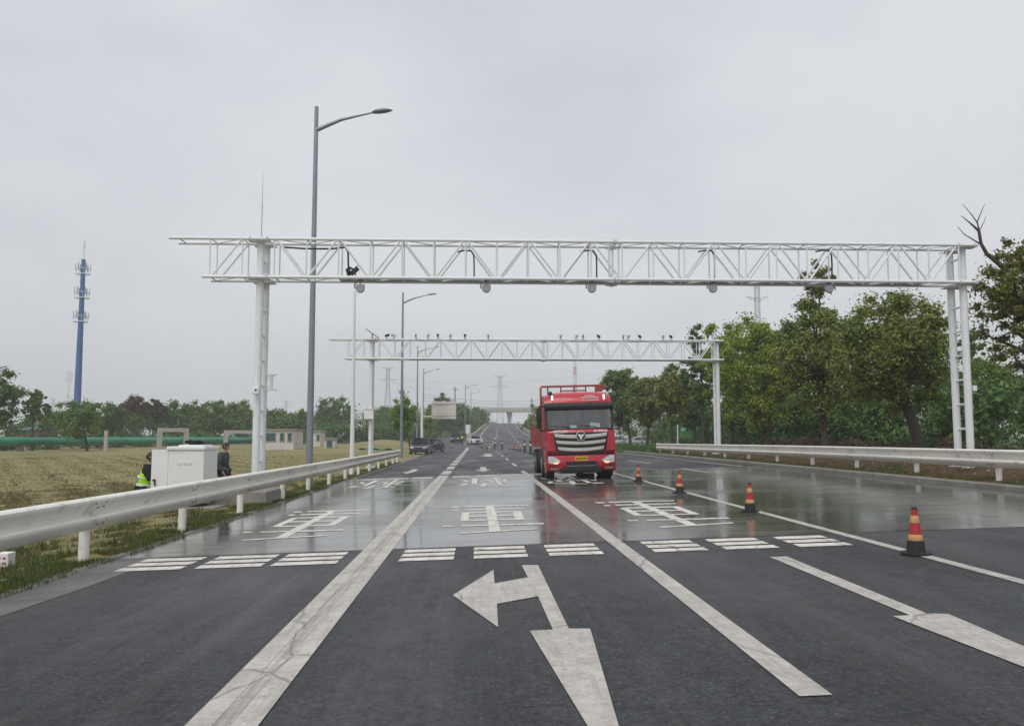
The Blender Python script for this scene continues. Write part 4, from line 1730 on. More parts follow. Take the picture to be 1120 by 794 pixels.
# green truck with a tarp
x = gpos(765, 92)
r = thing('tipper_truck', 'green truck under a green tarp standing among the trees behind the right rail', 'truck', (x, 92, ground_z(x, 92)), math.radians(80))
q = MB()
q.box((0, .4, 1.35), (2.1, 3.3, .85), bev=.04)
for k in range(6):
    for s in (-1, 1):
        q.box((s * 1.07, -1.1 + k * .6, 1.35), (.06, .08, .8))
q.build('cargo_box', 'truck_green', r)
q = MB()
q.box((0, -1.9, 1.15), (1.9, 1.1, 1.2), bev=.12)
q.build('cab', 'truck_green', r)
q = MB()
q.box((0, -2.3, 1.5), (1.7, .4, .45), bev=.05)
q.build('window', 'car_glass', r)
q = MB()
vs = []
for i in range(9):
    for j in range(7):
        u, v_ = i / 8, j / 6
        vs.append((-1.1 + 2.2 * v_, -1.3 + 3.3 * u, 1.8 + .65 * math.sin(math.pi * v_) ** .6 * (1 - .55 * u) + .08 * math.sin(i * 2.1 + j)))
q.add(vs, [(i * 7 + j, i * 7 + j + 1, (i + 1) * 7 + j + 1, (i + 1) * 7 + j) for i in range(8) for j in range(6)])
q.build('tarp', 'tarp_green', r, True)
for yy in (-1.8, .9, 1.7):
    for s in (-1, 1):
        w = MB()
        w.lathe([(.25, -.12), (.43, -.12), (.45, 0), (.43, .12), (.25, .12)], (s * .9, yy, .45), 16, 'X')
        w.build('wheel', 'rubber', r, True)


# ------------------------------------------------------------------ people
def skin_obj(name, mat, chains, parent, sub=1):
    """chains: list of [(point, radius), ...]; the first chain holds the root, others start at an existing point index or on their own"""
    bm = bmesh.new()
    lay = bm.verts.layers.skin.verify()
    keys = {}
    first = True
    for ch in chains:
        prev = None
        for (p, rd) in ch:
            k = tuple(round(c, 4) for c in p)
            if k in keys:
                v = keys[k]
            else:
                v = bm.verts.new(p)
                rr = rd if isinstance(rd, tuple) else (rd, rd)
                v[lay].radius = rr
                v[lay].use_root = first
                first = False
                keys[k] = v
            if prev is not None and bm.edges.get((prev, v)) is None:
                bm.edges.new((prev, v))
            prev = v
    me = bpy.data.meshes.new('tmp')
    bm.to_mesh(me)
    bm.free()
    tmp = bpy.data.objects.new('tmp', me)
    COL.objects.link(tmp)
    md = tmp.modifiers.new('s', 'SKIN')
    md.use_smooth_shade = True
    if sub:
        ms = tmp.modifiers.new('d', 'SUBSURF')
        ms.levels = sub
        ms.render_levels = sub
    dg = bpy.context.evaluated_depsgraph_get()
    me2 = bpy.data.meshes.new_from_object(tmp.evaluated_get(dg))
    me2.name = name
    bpy.data.objects.remove(tmp)
    me2.materials.clear()
    me2.materials.append(MAT[mat])
    me2.shade_smooth()
    o = bpy.data.objects.new(name, me2)
    COL.objects.link(o)
    o.parent = parent
    return o


def person(label, loc, rz, J, top='jacket', legs='trousers', vest=False, hat=False, hands=True, s=1.0):
    """J: joints. Person faces +x in local space."""
    root = thing('person', label, 'person', loc, rz)
    root.scale = (s, s, s)
    pel, ch, nk, hd = J['pelvis'], J['chest'], J['neck'], J['head']
    chains = [[(pel, .12), (ch, .13), (nk, .055), (tuple(a + (b - a) * .45 for a, b in zip(nk, hd)), .058)]]
    for sd_ in ('l', 'r'):
        chains.append([(ch, .13), (J['sh' + sd_], .058), (J['el' + sd_], .045), (J['wr' + sd_], .03)])
        chains.append([(pel, .12), (J['hip' + sd_], .085), (J['kn' + sd_], .055), (J['an' + sd_], .038), (J['toe' + sd_], .035)])
    if hands:
        for sd_ in ('l', 'r'):
            wr, el = Vector(J['wr' + sd_]), Vector(J['el' + sd_])
            d = (wr - el).normalized()
            a = Vector((1, 0, 0)) - d * d.x
            a = a.normalized() if a.length > .1 else Vector((0, 1, 0))
            palm = wr + d * .07
            chains.append([(tuple(wr), .03), (tuple(palm), (.036, .016))])
            for k, ln in enumerate((.065, .08, .075, .06)):
                b0 = palm + a * (.024 - .016 * k)
                chains.append([(tuple(palm), .02), (tuple(b0 + d * .02), .009), (tuple(b0 + d * (.02 + ln * .5)), .0085), (tuple(b0 + d * (.02 + ln) + a * .01), .007)])
            chains.append([(tuple(wr), .03), (tuple(wr + d * .03 + a * .035), .011), (tuple(wr + d * .075 + a * .05), .009)])
    body = skin_obj('body', 'skin', chains, root, 1)
    # head with features, joined as part of the body mesh's figure
    f = Vector(J.get('face', (1, 0, 0))).normalized()
    sd = Vector((0, 0, 1)).cross(f).normalized()
    upv = f.cross(sd)
    H = Vector(hd)
    q = MB()
    vs, fs = [], []
    n, m = 10, 14
    for i in range(n + 1):
        th = math.pi * i / n
        for k in range(m):
            ph = 2 * math.pi * k / m
            x, y_, z = math.sin(th) * math.cos(ph), math.sin(th) * math.sin(ph), math.cos(th)
            jaw = 1 - .28 * max(0, -z) ** 1.5
            vs.append(H + f * (x * .098 * jaw) + sd * (y_ * .076 * jaw) + upv * (z * .122))
    fs = [(i * m + k, i * m + (k + 1) % m, (i + 1) * m + (k + 1) % m, (i + 1) * m + k) for i in range(n) for k in range(m)]
    q.add(vs, fs)
    q.tube([H + f * .088 + upv * .02, H + f * .112 - upv * .018, H + f * .09 - upv * .03], [.008, .015, .01], 8)
    for s_ in (-1, 1):
        q.tube([H + sd * (s_ * .07) + upv * .025, H + sd * (s_ * .088) + upv * .0, H + sd * (s_ * .072) - upv * .03], [.012, .018, .010], 8)
    q.build('head', 'skin', body, True)
    q = MB()
    for s_ in (-1, 1):
        q.tube([H + f * .088 + sd * (s_ * .03) + upv * .012, H + f * .096 + sd * (s_ * .03) + upv * .012], .009, 8)
    q.tube([H + f * .083 + sd * .02 - upv * .055, H + f * .088 - upv * .055, H + f * .083 - sd * .02 - upv * .055], .005, 6)
    q.build('eyes_and_mouth', 'hair', body)
    q = MB()
    vs = []
    for i in range(8):
        th = math.pi * .60 * i / 7
        for k in range(16):
            ph = 2 * math.pi * k / 16
            x, y_, z = math.sin(th) * math.cos(ph), math.sin(th) * math.sin(ph), math.cos(th)
            lift = .42 if x > .45 and i > 4 else 0
            vs.append(H + f * (x * .106 - .010) + sd * (y_ * .085) + upv * (z * .132 + lift * .13))
    fs = [(i * 16 + k, i * 16 + (k + 1) % 16, (i + 1) * 16 + (k + 1) % 16, (i + 1) * 16 + k) for i in range(7) for k in range(16)]
    q.add(vs, fs)
    q.build('hair', 'hair', root, True)
    up = [[(pel, .155), (ch, .165), (nk, .075)]]
    for sd_ in ('l', 'r'):
        up.append([(ch, .165), (J['sh' + sd_], .098), (J['el' + sd_], .074), (J['wr' + sd_], .052)])
    skin_obj('jacket', top, up, root, 1)
    lo = [[(pel, .145), (J['hipl'], .105), (J['knl'], .078), (J['anl'], .058)], [(pel, .145), (J['hipr'], .105), (J['knr'], .078), (J['anr'], .058)]]
    skin_obj('trousers', legs, lo, root, 1)
    for sd_ in ('l', 'r'):
        an, toe = J['an' + sd_], J['toe' + sd_]
        skin_obj('shoe', 'hair', [[((an[0] - .03, an[1], an[2] - .02), .045), (tuple((a + b) / 2 for a, b in zip(an, toe)), .042), (toe, .036)]], root, 1)
    if vest:
        mid = tuple(a + (b - a) * .5 for a, b in zip(pel, ch))
        v = skin_obj('vest', 'hivis', [[(pel, .175), (mid, .18), (ch, .185), (tuple(a + (b - a) * .6 for a, b in zip(ch, nk)), .12)],
                                       [(ch, .185), (tuple(a + (b - a) * .8 for a, b in zip(ch, J['shl'])), .10)], [(ch, .185), (tuple(a + (b - a) * .8 for a, b in zip(ch, J['shr'])), .10)]], root, 1)
        q = MB()
        ax = (Vector(ch) - Vector(pel)).normalized()
        for t_ in (.25, .7):
            c_ = Vector(pel) + (Vector(ch) - Vector(pel)) * t_
            q.tube([c_ - ax * .025, c_ + ax * .025], .192, 20)
        q.build('reflective_band', 'reflective', v, True)
    return root


STAND = dict(pelvis=(0, 0, .93), chest=(-.02, 0, 1.30), neck=(.0, 0, 1.47), head=(.04, 0, 1.62),
             shl=(-.02, .19, 1.40), ell=(-.06, .24, 1.12), wrl=(.06, .20, .90), shr=(-.02, -.19, 1.40), elr=(-.06, -.24, 1.12), wrr=(.06, -.20, .90),
             hipl=(0, .09, .88), knl=(.02, .10, .48), anl=(0, .10, .09), toel=(.16, .12, .04), hipr=(0, -.09, .88), knr=(.03, -.10, .48), anr=(.02, -.10, .09), toer=(.18, -.12, .04))
xm_ = onY(245.5, 500, 24.4).x
person('man in a dark jacket and black trousers standing beside the white cabinet looking right', (xm_, 24.4, ground_z(xm_, 24.4)), math.radians(-12), dict(STAND), s=.955)
KNEEL = dict(pelvis=(-.02, 0, .42), chest=(.02, 0, .80), neck=(.05, 0, .96), head=(.09, 0, 1.11), face=(1, 0, -.15),
             shl=(.08, .20, .90), ell=(.16, .28, .66), wrl=(.38, .18, .66), shr=(.08, -.20, .90), elr=(.12, -.30, .68), wrr=(.34, -.22, .62),
             hipl=(-.05, .1, .40), knl=(.32, .14, .44), anl=(.22, .14, .08), toel=(.38, .15, .04), hipr=(-.05, -.1, .38), knr=(.22, -.12, .06), anr=(-.2, -.12, .07), toer=(-.32, -.12, .03))
xk = onY(161, 500, 22.9).x
person('crouching worker in a yellow-green vest left of the open cabinet door', (xk, 22.9, ground_z(xk, 22.9)), math.radians(5), dict(KNEEL), top='blackcloth', vest=True, s=1.2)
xk2 = onY(181.5, 500, 24.2).x
BEND = dict(STAND)
BEND.update(pelvis=(-.1, 0, .80), chest=(.1, 0, 1.08), neck=(.2, 0, 1.2), head=(.28, 0, 1.33), face=(1, 0, -.5), shl=(.1, .19, 1.15), shr=(.1, -.19, 1.15), ell=(.22, .24, .9), elr=(.22, -.24, .9), wrl=(.42, .18, .84), wrr=(.42, -.18, .84), knl=(.12, .1, .45), knr=(.12, -.1, .45), hipl=(-.1, .09, .76), hipr=(-.1, -.09, .76))
person('stooping worker behind the white cabinet with only dark hair showing over its edge', (xk2, 24.3, ground_z(xk2, 24.3)), math.radians(-80), BEND, top='blackcloth', s=1.02)
xp = onY(505.3, 490, 128).x
person('far person in a yellow vest standing in the road beside the black car', (xp, 128, road_z(xp, 128)), math.radians(-60), dict(STAND), top='blackcloth', vest=True, hands=False, s=1.08)

# ------------------------------------------------------------------ cabinet
xa, xb_ = onY(184, 500, 21.9).x, onY(223, 500, 21.9).x
zt = onY(200, 488.5, 21.9).z
zg = ground_z(xa, 22.4)
r = thing('electrical_cabinet', 'white roadside electrical cabinet with one door open, behind the left guardrail', 'cabinet', ((xa + xb_) / 2, 22.45, zg), 0)
w_ = xb_ - xa
hh = zt - zg
q = MB()
q.box((0, .0, hh / 2 + .08), (w_, 1.1, hh - .22), bev=.01)
q.build('case', 'white_plain', r)
q = MB()
q.box((0, .02, hh - .04), (w_ + .08, 1.22, .09), bev=.02)
q.box((.05, .02, hh + .02), (w_ * .7, .8, .05), bev=.02)
q.build('lid', 'white_plain', r)
q = MB()
q.box((-.05, .50, hh * .52 + .01), (w_ - .06, .7, hh - .16), bev=.015)
q.build('rear_case', 'white_plain', r)
q = MB()
q.box((-w_ / 2 - .21, -.52, hh / 2 + .05), (.43, .04, hh - .24), (0, 0, -.12), bev=.008)
dr = q.build('door', 'white_plain', r)
q = MB()
q.box((-w_ / 2 - .33, -.56, hh * .48), (.07, .03, .05))
q.box((-w_ / 2 - .31, -.565, hh * .43), (.025, .03, .12))
q.build('handle', 'black_plastic', dr)
q = MB()
for k in range(3):
    for j in range(3):
        q.box((-.15 + k * .13, -.555, hh * .72 + j * .025), (.09, .012, .008))
q.build('vent', 'white_steel', r)
q = MB()
q.box((.1, .15, .04), (w_ + .5, 1.7, .12), bev=.02)
q.build('plinth', 'concrete_old', r)
# dark bag and cables on its lid
rr = random.Random(2)
q = MB()
for k in range(9):
    a = rr.random() * 6.28
    pts = [(rr.uniform(-.22, .22), rr.uniform(-.12, .12), .02 + rr.random() * .1) for _ in range(4)]
    q.tube(pts, .022, 6)
q.box((.02, 0, .06), (.3, .2, .1), (.1, .1, .4), bev=.03)
o = q.build('cable_bundle', 'blackcloth', None, True)
o.location = ((xa + xb_) / 2 + .06, 22.3, zt + .035)
tag(o, 'tangled black cables and bag lying on top of the white cabinet', 'cables')

# small painted brick block at the very left and pale stones
x, y = -6.0, 9.75
o = MB()
o.box((0, 0, .1), (.17, .2, .2), bev=.01)
for k in range(2):
    for j in range(2):
        o.box((-.035 + k * .07, -.101, .06 + j * .07), (.04, .006, .03), mi=1)
ob = o.build('marker_block', ['white_plain', 'red_rust'])
pp = P(6, 612, 12.4)
ob.location = (pp.x, 12.4, ground_z(pp.x, 12.4) - .01)
tag(ob, 'small white marker block with red marks under the left guardrail at the picture edge', 'block')

# ------------------------------------------------------------------ vegetation builders
def leaves_mesh(name, centers, radii, per, size, rng, flat=.85, mat='leaf_mid', droop=0.0):
    """leaf-sized rhombic faces spread through clumps"""
    C_ = np.repeat(centers, per, axis=0)
    R_ = np.repeat(radii, per)[:, None]
    n = len(C_)
    d = rng.normal(size=(n, 3))
    d /= np.linalg.norm(d, axis=1)[:, None]
    rad = np.clip(np.abs(rng.normal(size=(n, 1))) * .62, 0, 1.7)
    pos = C_ + d * rad * R_ * np.array([1, 1, flat])
    nrm = d * .6 + rng.normal(size=(n, 3)) * .55 + np.array([0, 0, .45])
    nrm /= np.linalg.norm(nrm, axis=1)[:, None]
    a = np.cross(nrm, rng.normal(size=(n, 3)))
    a /= np.linalg.norm(a, axis=1)[:, None] + 1e-9
    b = np.cross(nrm, a)
    s = size * (.6 + .8 * rng.random((n, 1)))
    v0 = pos - a * s
    v1 = pos + b * s * .5 + nrm * s * .12
    v2 = pos + a * s
    v3 = pos - b * s * .5 + nrm * s * .12
    V = np.stack([v0, v1, v2, v3], axis=1).reshape(-1, 3)
    me = bpy.data.meshes.new(name)
    me.vertices.add(len(V))
    me.vertices.foreach_set('co', V.ravel())
    me.loops.add(len(V))
    me.loops.foreach_set('vertex_index', np.arange(len(V)))
    me.polygons.add(n)
    me.polygons.foreach_set('loop_start', np.arange(n) * 4)
    me.polygons.foreach_set('loop_total', np.full(n, 4))
    me.materials.append(MAT[mat])
    me.update(calc_edges=True)
    me.validate()
    return me


def crown_clumps(rng, w, h, nc, lump=.8, shape=1.0):
    """clump centres in an uneven ellipsoid of width w, height h, origin at its bottom centre"""
    lobes = rng.normal(size=(7, 3))
    lobes /= np.linalg.norm(lobes, axis=1)[:, None]
    amp = rng.uniform(-.3, .22, 7) * lump
    out = []
    while len(out) < nc:
        d = rng.normal(size=3)
        d /= np.linalg.norm(d)
        k = 1 + sum(am * max(0, float(d @ l)) ** 3 for am, l in zip(amp, lobes))
        r_ = (rng.random() ** .42) * k * .86
        p = d * r_
        # rounder, broader above, thinner below
        fx = 1 - .28 * max(0, -p[2]) * shape
        out.append((p[0] * w / 2 * fx, p[1] * w / 2 * fx, h / 2 + p[2] * h / 2))
    c = np.array(out)
    return c


def make_tree(name, label, x, y, zg, ztop, zbot, w, mat, seed, dens=1.0, leaf=.13, nc=70, trunk_r=.2, lump=.8, group=None, sparse=1.0, trunk_x=None, cat='tree'):
    rng = np.random.default_rng(seed)
    h = ztop - zbot
    nc = int(nc * 1.9)
    root = thing(name, label, cat, (x, y, zg), 0, group)
    c = crown_clumps(rng, w, h, nc, lump)
    rad = rng.uniform(.055, .125, nc) * w * (1.0 if h > .6 * w else .8) * sparse
    c[:, 2] += zbot - zg
    per = int(165 * dens)
    me = leaves_mesh('crown', c, rad, per, leaf * .74, rng, .8, mat)
    o = bpy.data.objects.new('crown', me)
    COL.objects.link(o)
    o.parent = root
    # trunk and limbs
    q = MB()
    tx = 0 if trunk_x is None else trunk_x - x
    zc = zbot - zg
    lean = rng.normal(size=2) * .12
    tp = [(tx, 0, -.25), (tx, 0, .15), (tx + lean[0] * .4, lean[1] * .4, zc * .55), (tx * .7 + lean[0], lean[1], zc + h * .12), (tx * .3 + lean[0], lean[1], zc + h * .45), (lean[0], 0, zc + h * .8)]
    tr = [trunk_r * 1.35, trunk_r * 1.05, trunk_r * .88, trunk_r * .7, trunk_r * .42, trunk_r * .12]
    q.tube(tp, tr, 10)
    idx = rng.permutation(nc)[:max(8, nc // 6)]
    for i in idx:
        e = c[i]
        st = max(zc * .8, min(e[2] - .25 * np.hypot(e[0], e[1]) - .1 * h, zc + h * .6))
        k = min(1, max(0, (st) / max(.1, zc + h * .8)))
        sx = tx * (1 - k) + lean[0] * k
        mid = ((sx + e[0]) / 2 + rng.normal() * .04 * w, e[1] / 2 + rng.normal() * .04 * w, (st * .45 + e[2] * .55))
        q.tube([(sx, 0, st), mid, tuple(e)], [trunk_r * .33, trunk_r * .2, trunk_r * .06], 6)
    q.build('trunk', 'bark', root, True)
    return root


def px_tree(name, label, px, ytop, ybot, wpx, Y, mat, seed, zg=None, tpx=None, **kw):
    a, b = onY(px - wpx / 2, 450, Y), onY(px + wpx / 2, 450, Y)
    x = (a.x + b.x) / 2
    g = ground_z(x, Y) if zg is None else zg
    tx = None if tpx is None else onY(tpx, 450, Y).x
    return make_tree(name, label, x, Y, g, onY(px, ytop, Y).z, onY(px, ybot, Y).z, b.x - a.x, mat, seed, trunk_x=tx, **kw)


GR = 'trees along the right bank'
px_tree('roadside_tree', 'huge olive-brown tree at the right picture edge reaching above the gantry column', 1142, 238, 425, 170, 25, 'leaf_brown', 11, dens=1.2, nc=80, leaf=.085, trunk_r=.26, group=GR, lump=1.2, sparse=.62)
px_tree('roadside_tree', 'broad dark olive tree with a thick visible trunk left of the right gantry columns', 976, 309, 458, 160, 33, 'leaf_olive', 12, tpx=1003, dens=1.6, nc=95, leaf=.10, trunk_r=.24, group=GR, lump=.5)
px_tree('roadside_tree', 'tall olive-brown tree with a narrow top crossing the gantry truss', 896, 316, 464, 108, 41, 'leaf_olive', 13, tpx=902, dens=1.5, nc=85, leaf=.12, trunk_r=.19, group=GR, lump=.9)
px_tree('tree_top', 'thin upper crown of brownish leaves poking above the gantry bottom chord', 902, 284, 330, 46, 41.5, 'leaf_brown', 41, dens=.6, nc=18, leaf=.11, trunk_r=.06, group=GR, sparse=1.3, cat='tree')
px_tree('roadside_tree', 'yellow-green tree behind the right column of the farther gantry', 836, 331, 476, 100, 51, 'leaf_yellowgreen', 14, tpx=838, dens=1.5, nc=85, leaf=.14, trunk_r=.2, group=GR)
px_tree('roadside_tree', 'lime-tinted tree overlapping the right end of the farther gantry', 798, 339, 472, 70, 56, 'leaf_yellowgreen', 15, dens=1.2, nc=60, leaf=.15, trunk_r=.16, group=GR)
px_tree('roadside_tree', 'thin sparse-topped tree whose twigs stand above the far gantry chord', 769, 343, 462, 50, 62, 'leaf_dark', 16, dens=.8, nc=46, leaf=.15, trunk_r=.14, group=GR, lump=1.3, sparse=.8)
px_tree('roadside_tree', 'compact dark tree, second from the truck with one thin straight trunk', 737, 392, 468, 50, 72, 'leaf_olive', 17, tpx=734, dens=1.2, nc=60, leaf=.17, trunk_r=.17, group=GR)
px_tree('roadside_tree', 'compact round olive tree just right of the truck mirror', 709, 402, 470, 54, 76, 'leaf_olive', 18, tpx=707, dens=1.2, nc=60, leaf=.17, trunk_r=.17, group=GR)
px_tree('roadside_tree', 'green tree rising behind the right corner of the red truck', 681, 391, 470, 52, 88, 'leaf_mid', 19, tpx=689, dens=1.2, nc=60, leaf=.2, trunk_r=.18, group=GR)
px_tree('roadside_tree', 'tree left of the truck rack above the cargo bed', 589, 436, 484, 34, 205, 'leaf_yellowgreen', 20, dens=1, nc=40, leaf=.36, trunk_r=.25, group=GR)
px_tree('roadside_tree', 'bushy tree beyond the parapet at the right of the rise', 577, 455, 480, 17, 230, 'leaf_dark', 21, dens=1, nc=36, leaf=.36, trunk_r=.2, group=GR)
px_tree('background_tree', 'bright lime-green leafy tree low behind the right gantry columns', 1084, 382, 474, 74, 60, 'leaf_lime', 22, dens=1.4, nc=70, leaf=.16, trunk_r=.18)
px_tree('background_tree', 'pale sparse tree top just right of the right gantry columns', 1068, 343, 420, 38, 66, 'leaf_mid', 23, dens=.5, nc=26, leaf=.17, trunk_r=.12, sparse=.9)
px_tree('background_tree', 'lime-green bushy tree between the broad olive tree and the column', 1040, 395, 474, 46, 58, 'leaf_lime', 24, dens=1.2, nc=50, leaf=.16, trunk_r=.14)
px_tree('background_tree', 'fresh green tree glimpsed low between the two olive trees', 935, 408, 474, 64, 60, 'leaf_mid', 25, dens=1.2, nc=55, leaf=.16, trunk_r=.14)
px_tree('background_tree', 'light green low tree right of the farther gantry column', 864, 420, 476, 54, 62, 'leaf_yellowgreen', 26, dens=1.2, nc=50, leaf=.16, trunk_r=.14)
px_tree('background_tree', 'dark green low tree left of the farther gantry column', 758, 410, 474, 44, 80, 'leaf_dark', 27, dens=1.1, nc=45, leaf=.2, trunk_r=.14)

# dead branch rising above the right tree
base = P(1078, 276, 25)
r = thing('dead_branch', 'bare dead branch sticking up left of the right-edge tree, beside the gantry column top', 'branch', tuple(base))
q = MB()
def D(u, v):  # zoom coords of the photo crop -> offset from base
    p_ = P(1000 + u / 4.41, 220 + v / 4.41, 25)
    return tuple(p_ - base)
q.tube([D(440, 330), D(350, 255), D(322, 205), D(312, 145), D(285, 120), D(240, 82)], [.07, .06, .05, .045, .03, .012], 7)
q.tube([D(322, 210), D(290, 190), D(240, 160), D(208, 122)], [.028, .02, .014, .006], 6)
q.tube([D(312, 145), D(304, 100), D(320, 60), D(340, 15)], [.028, .02, .014, .006], 6)
q.tube([D(304, 105), D(280, 70), D(230, 12)], [.02, .014, .006], 6)
q.tube([D(312, 145), D(335, 105), D(346, 72)], [.016, .01, .005], 6)
q.tube([D(240, 82), D(222, 70)], [.012, .005], 5)
q.build('branch', 'bark', r, True)

GL = 'tree belt behind the green pipe'
left = [
    ('dark spreading tree at the left picture edge above the pipe', -4, 396, 478, 62, 78, 'leaf_dark', 31, {}),
    ('thin airy tree next to the left edge tree', 37, 421, 468, 26, 100, 'leaf_dark', 32, dict(dens=.5, sparse=.8)),
    ('narrow dark upright tree left of the blue tower', 53, 437, 470, 13, 108, 'leaf_dark', 33, dict(nc=24)),
    ('broad green tree in front of the foot of the blue tower', 88, 434, 484, 72, 99, 'leaf_mid', 34, dict(tpx=97)),
    ('mid green tree right of the blue tower tree', 122, 438, 482, 44, 122, 'leaf_dark', 35, {}),
    ('dark reddish tree standing out in the left belt', 146, 430, 474, 40, 138, 'leaf_red', 36, {}),
    ('brownish half bare tree right of the reddish one', 168, 433, 474, 32, 142, 'leaf_red', 37, dict(dens=.6)),
    ('dark green tree above the first concrete frame', 192, 437, 478, 48, 146, 'leaf_dark', 38, {}),
    ('brighter green rounded tree right of the concrete frame', 222, 437, 480, 50, 150, 'leaf_mid', 39, {}),
    ('tallest pointed green tree left of the first gantry column', 242, 432, 478, 26, 156, 'leaf_dark', 40, {}),
    ('rounded green tree touching the left gantry column', 263, 436, 478, 40, 158, 'leaf_mid', 42, {}),
    ('low green tree right behind the left gantry column', 300, 446, 476, 42, 168, 'leaf_mid', 43, {}),
    ('low green tree left of the nearest street lamp pole', 328, 446, 476, 34, 168, 'leaf_mid', 44, {}),
    ('large dark grey-green tree between lamp pole and white mast', 364, 432, 476, 56, 180, 'leaf_dark', 45, {}),
    ('hazy green tree right of the farther gantry left column', 418, 442, 478, 34, 205, 'leaf_mid', 46, {}),
    ('hazy tree behind the white back of the road sign', 482, 431, 478, 34, 215, 'leaf_dark', 47, {}),
    ('hazy tree right of the road sign', 503, 439, 478, 34, 240, 'leaf_dark', 48, {}),
    ('far pale tree at the foot of the overpass', 521, 445, 476, 26, 300, 'leaf_dark', 49, {}),
]
for lab, px, yt, yb, w, Y, mt, sd_, kw in left:
    k2 = dict(dens=.75, nc=46, leaf=Y * .0021, trunk_r=.16, group=GL)
    k2.update(kw)
    px_tree('background_tree', lab, px, yt, yb, w * 1.05, Y, mt, sd_, **k2)
px_tree('young_tree', 'bright green upright young tree at the kerb behind the parked cars', 441, 424, 482, 36, 86, 'leaf_fresh', 51, tpx=449, dens=.8, nc=60, leaf=.14, trunk_r=.09, lump=.5, sparse=1.1)
px_tree('young_tree', 'smaller bright tree behind the third street lamp', 468, 440, 478, 20, 125, 'leaf_yellowgreen', 52, dens=.7, nc=30, leaf=.2, trunk_r=.09)


def mass(name, label, boxes, mat, size, seed, cat=None):
    """low undergrowth or a wood that reads as one mass"""
    rng = np.random.default_rng(seed)
    C_, R_ = [], []
    for (x0, y0, x1, y1, zlo, zhi, n, r0, r1) in boxes:
        for _ in range(n):
            k = rng.random()
            x = x0 + (x1 - x0) * k + rng.normal() * .6
            y = y0 + (y1 - y0) * k + rng.normal() * 1.5
            g = ground_z(x, y)
            C_.append((x, y, g + zlo + (zhi - zlo) * rng.random() ** .8))
            R_.append(rng.uniform(r0, r1))
    me = leaves_mesh(name, np.array(C_), np.array(R_), 150 if size > .2 else 110, size * (.62 if size > .2 else .9), rng, .8, mat)
    o = bpy.data.objects.new(name, me)
    COL.objects.link(o)
    return tag(o, label, cat, kind='stuff')


mass('undergrowth', 'dark dense wood undergrowth behind the right bank trees',
     [(30, 50, 26, 125, 0, 3.2, 260, .9, 1.6), (24, 150, 50, 160, 0, 7, 110, 1.5, 2.6), (26, 112, 33, 150, 0, 4, 60, 1.2, 2),  (26, 36, 20, 66, 0, 3.2, 160, .8, 1.3), (34, 42, 62, 88, 0, 5.2, 150, .9, 1.7), (27, 56, 22, 110, 0, 4.2, 110, .8, 1.5), (60, 70, 20, 130, 0, 6, 120, 1.2, 2.2), (38, 34, 30, 60, 0, 4.5, 110, .8, 1.4)], 'leaf_dark', .24, 61, 'undergrowth')
mass('undergrowth', 'low green scrub under the pipe and the left tree belt',
     [(-62, 80, -42, 150, 0, 1.2, 120, .6, 1.1), (-70, 108, -30, 175, 0, 4.2, 190, 1.2, 2.1), (-30, 150, -10, 190, 0, 2.6, 130, 1.1, 1.9), (-110, 105, -60, 110, 0, 4, 80, 1.5, 2.4), (-75, 170, -20, 200, 0, 5.5, 170, 1.6, 2.6), (-22, 165, -13, 240, 0, 3.5, 60, 1.1, 1.9)], 'leaf_dark', .34, 62, 'undergrowth')
mass('undergrowth', 'green bushes on the grass wedge between the branch road and the rise',
     [(-8, 232, 3, 330, 0, 4.5, 110, 1.2, 2.2), (-3.4, 190, -1.8, 235, 0, .9, 40, .5, .9), (-30, 300, 0, 420, 0, 8, 160, 2, 4), (14.5, 165, 22, 300, -.5, 4.5, 110, 1.2, 2.2), (22, 300, 40, 430, 0, 9, 90, 2, 4)], 'leaf_dark', .42, 63, 'undergrowth')
mass('shrub_strip', 'pinkish brown low shrub strip behind the right guardrail',
     [(17.2, 26, 19, 60, 0, .55, 130, .25, .42), (20, 22, 26, 24, 0, .5, 60, .25, .4)], 'shrub_pink', .06, 64, 'shrubs')
mass('hedge', 'low clipped dark green hedge at the road edge right of the truck',
     [(13.2, 61.5, 13.0, 96, 0, .35, 150, .28, .42), (14.2, 62, 14, 96, 0, .4, 110, .3, .45)], 'leaf_dark', .07, 65, 'hedge')


# grass: verge blades
def blades(name, label, areas, mat, seed, hgt, wid):
    rng = np.random.default_rng(seed)
    V = []
    for (x0, x1, y0, y1, n, cl) in areas:
        cx = rng.uniform(x0, x1, n)
        cy = y0 + (y1 - y0) * rng.random(n) ** 1.35
        keep = rng.random(n) < 1
        for x, y in zip(cx[keep], cy[keep]):
            k = math.sin(x * 3.1 + y * 1.7) + math.sin(y * 4.3 - x * 2.2) + math.sin(x * 7 + 1) * .5
            if k < cl:
                continue
            g = ground_z(x, y)
            for _ in range(4):
                a = rng.random() * 6.283
                h = hgt * rng.uniform(.4, 1.25)
                ln = rng.uniform(.2, .9) * h
                w = wid * rng.uniform(.7, 1.4)
                bx, by = x + rng.normal() * .03, y + rng.normal() * .03
                dx, dy = math.cos(a), math.sin(a)
                V += [(bx - dy * w, by + dx * w, g - .02), (bx + dy * w, by - dx * w, g - .02), (bx + dx * ln, by + dy * ln, g + h)]
    V = np.array(V)
    n = len(V) // 3
    me = bpy.data.meshes.new(name)
    me.vertices.add(len(V))
    me.vertices.foreach_set('co', V.ravel())
    me.loops.add(len(V))
    me.loops.foreach_set('vertex_index', np.arange(len(V)))
    me.polygons.add(n)
    me.polygons.foreach_set('loop_start', np.arange(n) * 3)
    me.polygons.foreach_set('loop_total', np.full(n, 3))
    me.materials.append(MAT[mat])
    me.update(calc_edges=True)
    o = bpy.data.objects.new(name, me)
    COL.objects.link(o)
    return tag(o, label, 'grass', kind='stuff')


